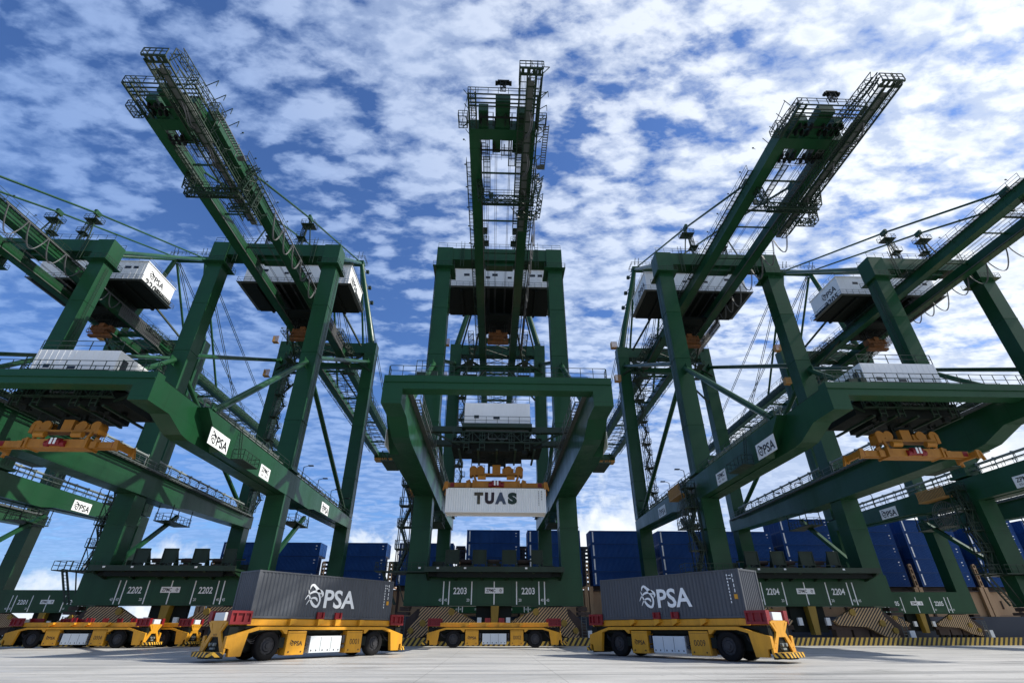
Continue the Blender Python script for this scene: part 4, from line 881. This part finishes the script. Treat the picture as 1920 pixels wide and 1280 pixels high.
trl = {0: 'white trolley cabin above the hanging white container in the middle crane', -1: 'white trolley cabin at the front of crane 2202', 1: 'white trolley cabin at the front of crane 2204',
       -2: 'white trolley cabin in crane 2201 beyond the left edge', 2: 'white trolley cabin in crane 2205 beyond the right edge'}
spl = {0: 'orange spreader clamped on the hanging white container in the middle crane', -1: 'empty orange spreader hanging at the far left under crane 2202', 1: 'empty orange spreader hanging at the right under crane 2204',
       -2: 'empty orange spreader in crane 2201', 2: 'empty orange spreader in crane 2205'}
for k in (0, -1, 1):
    t = tr0 if k == 0 else copy_tree(tr0); t.location = (XC + k * S, Y0 + tpos[k], 22.66); tag(t, trl[k], 'trolley', 'white trolley cabins riding on the portal girders')
    s_ = sp0 if k == 0 else copy_tree(sp0); s_.location = (XC + k * S, Y0 + (-12.2 if k == 0 else -26.0), spz[k]); tag(s_, spl[k], 'spreader', 'orange spreaders hanging under the trolleys')

# ------------------------------------------------------------------ containers
def corr_panel(mb, L, z0, z1, y, depth, face, x0=None, pitch=0.28):
    # corrugated wall along x at plane y; face -1 looks to -y
    n = int(L / pitch); xs = []; x = -L / 2
    p = L / n; pts = []
    for i in range(n):
        a = -L / 2 + i * p; pts += [(a, 0), (a + p * .26, 0), (a + p * .5, depth), (a + p * .76, depth)]
    pts.append((L / 2, 0)); vs = []; fs = []
    for i, (x, d) in enumerate(pts):
        yy = y - face * d * 1.0 * (1)
        yy = y + (d if face < 0 else -d)
        vs += [(x, yy, z0), (x, yy, z1)]
        if i: k = 2 * i; fs.append((k - 2, k, k + 1, k - 1))
    mb.add(vs, fs)
def build_container(m, H=2.9, ends=True):
    L, Wd = 12.19, 2.44; root = empty('shipping_container')   # origin bottom centre
    b = MB(); corr_panel(b, L - .3, .16, H - .1, -Wd / 2 + .02, .048, -1); corr_panel(b, L - .3, .16, H - .1, Wd / 2 - .02, .048, 1)
    # corrugated end walls
    for sx in (-1, 1):
        n = 9; w = Wd - .3; p = w / n; vs = []; fs = []; i = 0
        for j in range(n):
            for (a, d) in ((0, 0), (.26, 0), (.5, .045), (.76, .045)):
                yy = -w / 2 + (j + a) * p; xx = sx * (L / 2 - .03 - d); vs += [(xx, yy, .16), (xx, yy, H - .1)]
        vs += [(sx * (L / 2 - .03), w / 2, .16), (sx * (L / 2 - .03), w / 2, H - .1)]
        for i in range(1, len(vs) // 2): k = 2 * i; fs.append((k - 2, k, k + 1, k - 1))
        b.add(vs, fs)
    b.box(-L / 2 + .15, L / 2 - .15, -Wd / 2 + .1, Wd / 2 - .1, H - .06, H - .03); b.box(-L / 2 + .15, L / 2 - .15, -Wd / 2 + .1, Wd / 2 - .1, .1, .14)
    b.obj('container_walls', m, root)
    b = MB()
    for sx in (-1, 1):
        for sy in (-1, 1): b.box(min(sx * (L / 2 - .15), sx * L / 2), max(sx * (L / 2 - .15), sx * L / 2), min(sy * (Wd / 2 - .15), sy * Wd / 2), max(sy * (Wd / 2 - .15), sy * Wd / 2), .118, H - .118)
        for z0, z1 in ((.0, .16), (H - .11, H)): b.box(min(sx * (L / 2 - .12), sx * (L / 2 - .01)), max(sx * (L / 2 - .12), sx * (L / 2 - .01)), -Wd / 2 + .15, Wd / 2 - .15, z0, z1)
    for sy in (-1, 1):
        for z0, z1 in ((.02, .16), (H - .1, H - .01)): b.box(-L / 2 + .15, L / 2 - .15, min(sy * (Wd / 2 - .07), sy * Wd / 2), max(sy * (Wd / 2 - .07), sy * Wd / 2), z0, z1)
    for sx in (-1, 1):
        for sy in (-1, 1):
            for z in (0, H - .118): b.box(min(sx * (L / 2 - .178), sx * (L / 2 + .004)), max(sx * (L / 2 - .178), sx * (L / 2 + .004)), min(sy * (Wd / 2 - .162), sy * (Wd / 2 + .004)), max(sy * (Wd / 2 - .162), sy * (Wd / 2 + .004)), z, z + .118)
    b.obj('container_frame', m, root)
    return root
def small_marks(mb, x, top, face='-y', y=-1.22):
    for i in range(4):
        mb.box(x + i * .0 - .03, x + .03, y - .012, y - .002, top - .35 - i * .3, top - .15 - i * .3)
    for i in range(9): mb.box(x - .42, x - .36, y - .012, y - .002, top - .28 - i * .2, top - .16 - i * .2)
# slate containers with the logo
con = build_container('greybox')
lg = MB(); psa_logo(lg, 4.5, '-y', (0.0, -1.22, 1.5), .012); small_marks(lg, 5.6, 2.75); lg.obj('logo_lettering', 'ink', con)
mk = MB(); mk.box(5.48, 5.72, -1.232, -1.222, 1.1, 1.38); mk.obj('warning_sticker', 'yellow', con)
mk = MB()
for z in (2.5, 2.3): mk.box(5.32, 5.5, -1.232, -1.222, z, z + .04)
mk.obj('data_lines', 'ink', con)
con2 = copy_tree(con)
con3 = build_container('whitecon')
for ch, cx_, w_c, mt in (('T', -2.10, 1.02, 'goldblack'), ('U', -.78, 1.08, 'maroon'), ('A', .58, 1.28, 'slateblue'), ('S', 2.0, 1.05, 'deepgreen')):
    lg = MB(); text(lg, ch, w_c * 1.06, 1.4, '-y', (cx_, -1.22, 1.68), .012, .07); lg.obj('name_lettering', mt, con3)
lg = MB(); small_marks(lg, 5.6, 2.75); lg.obj('side_marks', 'black', con3)
con3.location = (XC, Y0 - 12.2, 13.84)
tag(con3, 'white container marked TUAS hanging from the orange spreader in the middle crane', 'container')

# ------------------------------------------------------------------ automated carriers
def build_agv():
    root = empty('yellow_carrier')
    b = MB(); b.box(-6.1, 6.1, -1.15, 1.15, 1.98, 2.40); b.box(-7.3, -6.1, -.9, .9, 2.0, 2.25); b.box(6.1, 7.3, -.9, .9, 2.0, 2.25)
    b.obj('platform', 'yellow', root, bevel=.03)
    b = MB()
    for x in (-3.0, 3.0, -.75, .75):
        for sy in (-1, 1): b.prism([(x - .22, 2.4), (x + .22, 2.4), (x + .22, 2.2), (x - .22, 1.98)], min(sy * 1.16, sy * 1.48), max(sy * 1.16, sy * 1.48), 'y')
    b.obj('side_brackets', 'yellow', root)
    # side band with arms sloping down to the end skirts
    for sy in (-1, 1):
        y0, y1 = min(sy * 1.2, sy * 1.5), max(sy * 1.2, sy * 1.5)
        b = MB(); b.box(-5.35, 5.35, y0, y1, 1.74, 1.93)
        for s2 in (-1, 1):
            b.prism([(s2 * 3.3, 1.74), (s2 * 3.75, 1.74), (s2 * 3.45, 1.5), (s2 * 3.3, 1.5)], y0, y1, 'y')
            b.prism([(s2 * 5.35, 1.93), (s2 * 7.4, 1.40), (s2 * 7.4, .78), (s2 * 7.1, .72), (s2 * 7.05, .30), (s2 * 6.25, .30), (s2 * 6.05, 1.56), (s2 * 5.35, 1.74)], y0 + .02, y1, 'y')
        b.obj('side_skirt', 'yellow', root)
        b = MB()
        for s2 in (-1, 1): b.prism([(s2 * 5.6, 1.95), (s2 * 7.3, 1.95), (s2 * 7.3, 1.5)], min(sy * .95, sy * 1.18), max(sy * .95, sy * 1.18), 'y')
        b.obj('wheel_arch_lining', 'dark', root)
    # equipment boxes
    for sy in (-1, 1):
        for x0, x1 in ((-3.2, -1.75), (1.75, 3.2)):
            b = MB(); b.box(x0, x1, min(sy * .7, sy * 1.47), max(sy * .7, sy * 1.47), .26, 1.68)
            eb = b.obj('equipment_box', 'yellow', root, bevel=.03)
            b = MB()
            for x in (x0 + .25, x1 - .25): b.tube((x, sy * 1.465, .45), (x, sy * 1.50, .45), .05, 8)
            b.box(x0 + .04, x1 - .04, min(sy * 1.47, sy * 1.475), max(sy * 1.47, sy * 1.475), 1.54, 1.555); b.obj('bolts', 'rust', eb)
        b = MB(); b.box(-1.32, 1.32, min(sy * .75, sy * 1.42), max(sy * .75, sy * 1.42), .34, 1.36); wb = b.obj('battery_box', 'whitebox', root, bevel=.02)
        b = MB()
        for x in (-.44, .44): b.box(x - .012, x + .012, min(sy * 1.42, sy * 1.426), max(sy * 1.42, sy * 1.426), .42, 1.3)
        for x in (-1.15, -.75, -.22, .22, .75, 1.15): b.box(x - .04, x + .04, min(sy * 1.42, sy * 1.428), max(sy * 1.42, sy * 1.428), .44, .54)
        b.obj('panel_seams', 'black', wb)
    b = MB(); b.box(-6.6, 6.6, -.65, .65, .6, 1.75); b.box(-6.0, 6.0, -.95, .95, 1.5, 1.97)
    for x in (-3.5, 3.5): b.box(x - .2, x + .2, -1.35, 1.35, .7, 1.3)
    for x in (-4.5, 4.5): b.tube((x, -1.0, .84), (x, 1.0, .84), .25, 10)
    b.obj('chassis', 'dark', root)
    b = MB()
    for sy in (-1, 1):
        for x0 in (-6.0, -3.6, 3.4, 5.6):
            for i in range(3): b.path([(x0 + .18 * j + .05 * i, sy * (1.0 + .05 * i), 1.45 - .28 * math.sin(math.pi * j / 5) - .1 * i) for j in range(6)], .025)
        for x in (-1.55, 1.55): b.box(x - .1, x + .1, min(sy * 1.1, sy * 1.4), max(sy * 1.1, sy * 1.4), .9, 1.4); b.tube((x, sy * 1.0, .7), (x, sy * 1.4, .7), .12, 8)
    b.obj('hoses', 'hub', root)
    for x in (-4.5, 4.5):
        for sy in (-1, 1):
            yo = sy * 1.42; yi = sy * .86; w = MB(); n = 32; rings = [(.50, yo - sy * .03), (.56, yo), (.76, yo), (.84, yo - sy * .07), (.84, yi + sy * .07), (.76, yi), (.5, yi)]
            vs = []; fs = []
            for r_, y in rings:
                for i in range(n): t = 2 * math.pi * i / n; vs.append((x + r_ * math.cos(t), y, .84 + r_ * math.sin(t)))
            for j in range(len(rings) - 1):
                for i in range(n): fs.append((j * n + i, j * n + (i + 1) % n, (j + 1) * n + (i + 1) % n, (j + 1) * n + i))
            w.add(vs, fs)
            wo_ = w.obj('wheel', 'tyre', root, smooth=True)
            w = MB(); w.tube((x, yo - sy * .10, .84), (x, yo - sy * .3, .84), .5, 24, .5); w.tube((x, yo - sy * .1, .84), (x, yo - sy * .02, .84), .36, 20, .3); w.tube((x, yo - sy * .02, .84), (x, yo + sy * .05, .84), .17, 14)
            for i in range(10): t = 2 * math.pi * i / 10; w.tube((x + .43 * math.cos(t), yo - sy * .1, .84 + .43 * math.sin(t)), (x + .43 * math.cos(t), yo - sy * .05, .84 + .43 * math.sin(t)), .03, 6)
            w.obj('rim', 'hub', wo_)
    # red container guides
    for sx in (-1, 1):
        for sy in (-1, 1):
            b = MB(); y0, y1 = min(sy * 1.28, sy * 1.42), max(sy * 1.28, sy * 1.42); x0, x1 = sx * 6.02, sx * 7.42
            b.box(min(x0, x1), max(x0, x1), y0, y1, 2.05, 2.2); b.box(min(x0, x1), max(x0, x1), y0, y1, 2.68, 2.82)
            for f in (0, .3, .68, .93): xx = x0 + (x1 - x0) * f; b.box(min(xx, xx + sx * .1), max(xx, xx + sx * .1), y0 + .01, y1 - .01, 2.2, 2.68)
            b.box(min(x0, x1), max(x0, x1), min(sy * 1.28, sy * 1.3), max(sy * 1.28, sy * 1.3), 2.2, 2.68)
            b.box(min(sx * 7.2, sx * 7.42), max(sx * 7.2, sx * 7.42), min(sy * .95, sy * 1.28), max(sy * .95, sy * 1.28), 2.2, 2.82)
            b.obj('end_guide', 'red', root)
            b = MB(); xx = sx * .78; b.box(xx - .3, xx + .3, y0, y1, 2.42, 2.5); b.box(xx - .3, xx - .18, y0, y1, 2.5, 2.85); b.box(xx + .18, xx + .3, y0, y1, 2.5, 2.85); b.box(xx - .18, xx + .18, min(sy * 1.28, sy * 1.31), max(sy * 1.28, sy * 1.31), 2.5, 2.85)
            b.obj('middle_guide', 'red', root)
        b = MB(); b.box(min(sx * 7.0, sx * 7.42), max(sx * 7.0, sx * 7.42), -.62, .62, 2.26, 2.72); b.obj('sensor_box', 'whitebox', root, bevel=.02)
        # X shaped end plate
        b = MB(); xa, xb = min(sx * 7.3, sx * 7.42), max(sx * 7.3, sx * 7.42)
        b.prism([(-1.25, 2.26), (-.95, 2.26), (-.42, 1.72), (-.42, 1.62), (-.60, 1.62)], xa, xb); b.prism([(1.25, 2.26), (.60, 1.62), (.42, 1.62), (.42, 1.72), (.95, 2.26)], xa, xb)
        b.prism([(-.95, 2.26), (.95, 2.26), (.80, 2.12), (-.80, 2.12)], xa + .002, xb - .002); b.prism([(-.72, 2.12), (.72, 2.12), (.42, 1.74), (-.42, 1.74)], xa, xb)
        b.prism([(-.42, 1.74), (.42, 1.74), (.42, 1.62), (-.42, 1.62)], xa + .001, xb - .001)
        b.prism([(-.60, 1.62), (.60, 1.62), (.80, 1.36), (-.80, 1.36)], xa, xb)
        b.prism([(.42, 1.36), (.80, 1.36), (1.48, .72), (1.48, .46), (1.12, .46)], xa, xb); b.prism([(-.42, 1.36), (-1.12, .46), (-1.48, .46), (-1.48, .72), (-.80, 1.36)], xa, xb)
        for sy in (-1, 1): b.tube((sx * 7.42, sy * .95, 1.05), (sx * 7.44, sy * .95, 1.05), .03, 8); b.tube((sx * 7.42, sy * 1.2, .8), (sx * 7.44, sy * 1.2, .8), .03, 8)
        ep = b.obj('end_plate', 'yellow', root)
        b = MB(); b.box(min(sx * 6.7, sx * 7.28), max(sx * 6.7, sx * 7.28), -1.3, 1.3, .5, 1.9); b.box(min(sx * 7.1, sx * 7.29), max(sx * 7.1, sx * 7.29), -.3, .3, 1.0, 1.2); b.obj('nose_box', 'dark', root)
        b = MB(); b.tube((sx * 7.35, -.25, .95), (sx * 7.5, -.25, .95), .1, 10); b.tube((sx * 7.35, .25, .95), (sx * 7.5, .25, .95), .1, 10); b.box(min(sx * 7.3, sx * 7.45), max(sx * 7.3, sx * 7.45), -.22, .22, .68, .78); b.obj('headlights', 'conduit', root)
        b = MB(); pr_ = [(-1.45, sx * 7.35), (-1.3, sx * 7.95), (-.9, sx * 8.12), (.9, sx * 8.12), (1.3, sx * 7.95), (1.45, sx * 7.35)]
        b.prism([(p[1], p[0]) for p in pr_], .30, .56, 'z'); b.obj('bumper', 'bumpstripe', root)
        b = MB(); b.box(min(sx * 7.0, sx * 7.9), max(sx * 7.0, sx * 7.9), -.5, .5, .2, .3); b.box(min(sx * 7.2, sx * 7.4), max(sx * 7.2, sx * 7.4), -1.2, 1.2, .2, .5); b.obj('bumper_arms', 'dark', root)
    # lettering
    b = MB(); psa_logo(b, 1.0, '-y', (-2.47, -1.47, .98), .008); b.obj('logo_lettering', 'black', root)
    b = MB(); b.v = [(x, y, z) for x, y, z in psa_logo(MB(), 1.0, '+y', (2.47, 1.47, .98), .008).v]; b.f = psa_logo(MB(), 1.0, '+y', (2.47, 1.47, .98), .008).f; b.obj('logo_lettering', 'black', root)
    return root
agv0 = build_agv()
def number_agv(root, num, short=None):
    mb = MB(); text(mb, num, .85, .36, '-y', (2.5, -1.47, .98), .008); mb.obj('fleet_number', 'black', root)
    if short: mb = MB(); text(mb, short, .5, .22, '-x', (-7.42, 0, 1.42), .008); text(mb, short, .5, .22, '+x', (7.42, 0, 1.42), .008); mb.obj('end_number', 'black', root)
aL, aR = R(52.4), R(-52.5)
def c_center(p, ang, far):
    return p
LC = (-13.13, 43.16); RC = (13.56, 41.15)
spec = [((LC[0], LC[1]), aL, '0001', 'yellow driverless carrier numbered 0001 under the slate container, left of centre'),
        ((RC[0], RC[1]), aR, '0009', 'yellow driverless carrier numbered 0009 under the slate container, right of centre'),
        ((0.27, 64.75), 0.0, '0002', 'empty yellow driverless carrier standing below the middle crane'),
        ((-44.95, 65.05), 0.0, '0004', 'empty yellow driverless carrier at the far left, nearer of two'),
        ((-42.2, 70.0 - 1.6), 0.0, '0006', 'empty yellow driverless carrier half hidden behind the far left one')]
for i, (p, a, num, lab) in enumerate(spec):
    o = agv0 if i == 0 else copy_tree(agv0); o.location = (p[0], p[1], 0); o.rotation_euler = (0, 0, a)
    spec[i] = spec[i] + (o,)
for i, (p, a, num, lab, o) in enumerate(spec):
    number_agv(o, num, '207' if i == 0 else None); tag(o, lab, 'carrier', 'yellow driverless container carriers')
for c, (x, y), a, z, l in ((con, LC, aL, 2.40, 'slate grey container with white logo on the carrier left of centre'), (con2, RC, aR, 2.40, 'slate grey container with white logo on the carrier right of centre')):
    c.location = (x, y, z); c.rotation_euler = (0, 0, a); tag(c, l, 'container', 'slate containers riding on yellow carriers')

# ------------------------------------------------------------------ container ship
ship = empty('container_ship', (0, 121, 0)); tag(ship, 'long dark hulled container ship with tan hatch frames moored behind the cranes', 'ship')
b = MB(); b.box(-62, 260, 0, 42, -4, 4.1); b.obj('hull', 'hull', ship)
b = MB(); b.box(-61, 259, .8, 41, 4.1, 9.0); b.obj('hatch_coaming', 'tan', ship)
b = MB()
x = -60.5
while x < 258: b.box(x, x + .5, .55, .8, 4.1, 9.0); b.box(x + 3.2, x + 3.45, .6, .8, 5.6, 7.2); x += 6.6
b.box(-61, 259, .3, .8, 9.0, 9.2); b.obj('coaming_stiffeners', 'rust', ship)
nb = build_container('navy', 2.86)
mk = MB(); mk.box(-6.0, 6.0, -1.15, 1.15, -.05, -.002); mk.obj('tier_gap_shade', 'dark', nb)  # dark slab added as the shade in the gap between tiers
# container number marks near the right end, pale corner strip at the left end
mk = MB(); mk.box(-5.6, -5.3, -1.232, -1.222, .35, 2.6); mk.obj('pale_strip', 'ink', nb)
mk = MB(); mk.box(5.05, 5.4, -1.232, -1.222, 2.05, 2.25); mk.box(5.1, 5.35, -1.232, -1.222, 1.45, 1.6); mk.obj('number_marks', 'ink', nb)
bays = [(-60.6, 3, 'stack 1'), (-51.2, 3, ''), (-36.3, 3, ''), (-21.3, 3, ''), (-6.15, 4, ''), (7.8, 4, ''), (22.3, 4, ''), (38.3, 4, ''), (52.8, 4, ''), (67.6, 5, ''), (82.3, 5, ''), (97.3, 5, ''), (112.6, 5, ''), (127.5, 5, '')]
BX0 = [x for x, n, s in bays]
bay_names = ['leftmost ship stack', 'second ship stack from the left', 'ship stack left of the stair tower', 'low ship stack left of the middle crane', 'ship stack framed by the middle crane',
             'ship stack behind the middle crane right leg', 'tall ship stack left of crane 2204', 'ship stack behind crane 2204 left leg', 'ship stack behind crane 2204', 'ship stack behind crane 2204 right leg', 'ship stack between cranes 2204 and 2205', 'ship stack behind crane 2205 numbers', 'second ship stack from the right', 'rightmost ship stack']
tier_names = ['bottom one', 'second from bottom', 'third from bottom', 'fourth from bottom', 'top one']
first_used = False
for bi, (x0, nt_, s) in enumerate(bays):
    for row in range(3 if bi >= 7 else 2):
        for t in range(nt_):
            if row == 1 and bi < 4 and t < nt_ - 1: continue
            o = nb if not first_used else copy_tree(nb); first_used = True
            top_i = 4 - nt_ + t
            o.location = (x0 + 6.1, 122.3 + row * 2.52, 9.25 + t * 3.1 if False else 10.02 + t * 2.905)
            tn = 'top' if t == nt_ - 1 else tier_names[t]
            if row == 0: tag(o, 'front blue container, %s of the %s' % (tn, bay_names[bi]), 'container', 'blue containers stacked on the ship')
            else: tag(o, '%s-row blue container, %s, %s' % ('second' if row == 1 else 'third', tn, bay_names[bi]), 'container', 'blue containers stacked on the ship')
# supports under the stacks and lashing bridges between the bays
for bi, (x0, nt_, s) in enumerate(bays):
    b = MB(); b.box(x0 + .1, x0 + 12.1, 1.2, 6, 9.2, 9.98); b.obj('hatch_cover', 'rust', ship)
    gx = x0 - (x0 - (BX0[bi - 1] + 12.19)) / 2 if bi > 0 else x0 - 1.3
    if bi > 0 and x0 - (BX0[bi - 1] + 12.19) < 1: continue
    b = MB(); b.box(gx - .95, gx - .12, -.05, .55, 4.15, 9.9); b.box(gx + .12, gx + .95, -.05, .55, 4.15, 9.9)
    b.box(gx - .35, gx - .2, .0, .5, 9.9, 14.6); b.box(gx + .2, gx + .35, .0, .5, 9.9, 14.6)
    for z in (9.95, 11.2, 12.4, 13.6, 14.4): b.box(gx - .2, gx + .2, .0, .5, z, z + .35)
    b.box(gx - .35, gx + .35, .5, 12, 9.9, 10.1); b.obj('lashing_bridge', 'tan', ship)
    b = MB(); gw = min(1.1, (x0 - (BX0[bi - 1] + 12.19)) / 2 - .1) if bi > 0 else 1  # dark slatted frame, added to block sky light in the bay gap
    top_ = 18.2 if bi > 3 else 15.0
    for x in (gx - gw, gx, gx + gw): b.box(x - .09, x + .09, 3.2, 3.5, 10.1, top_)
    z = 10.4
    while z < top_: b.box(gx - gw, gx + gw, 3.25, 3.45, z, z + .5); z += .85
    b.box(gx - gw, gx + gw, 3.6, 12, top_ - .1, top_); b.box(gx - gw * .8, gx + gw * .8, 6, 6.2, 10.1, top_ - .1); b.obj('sky_blocker_frame', 'hull', ship)
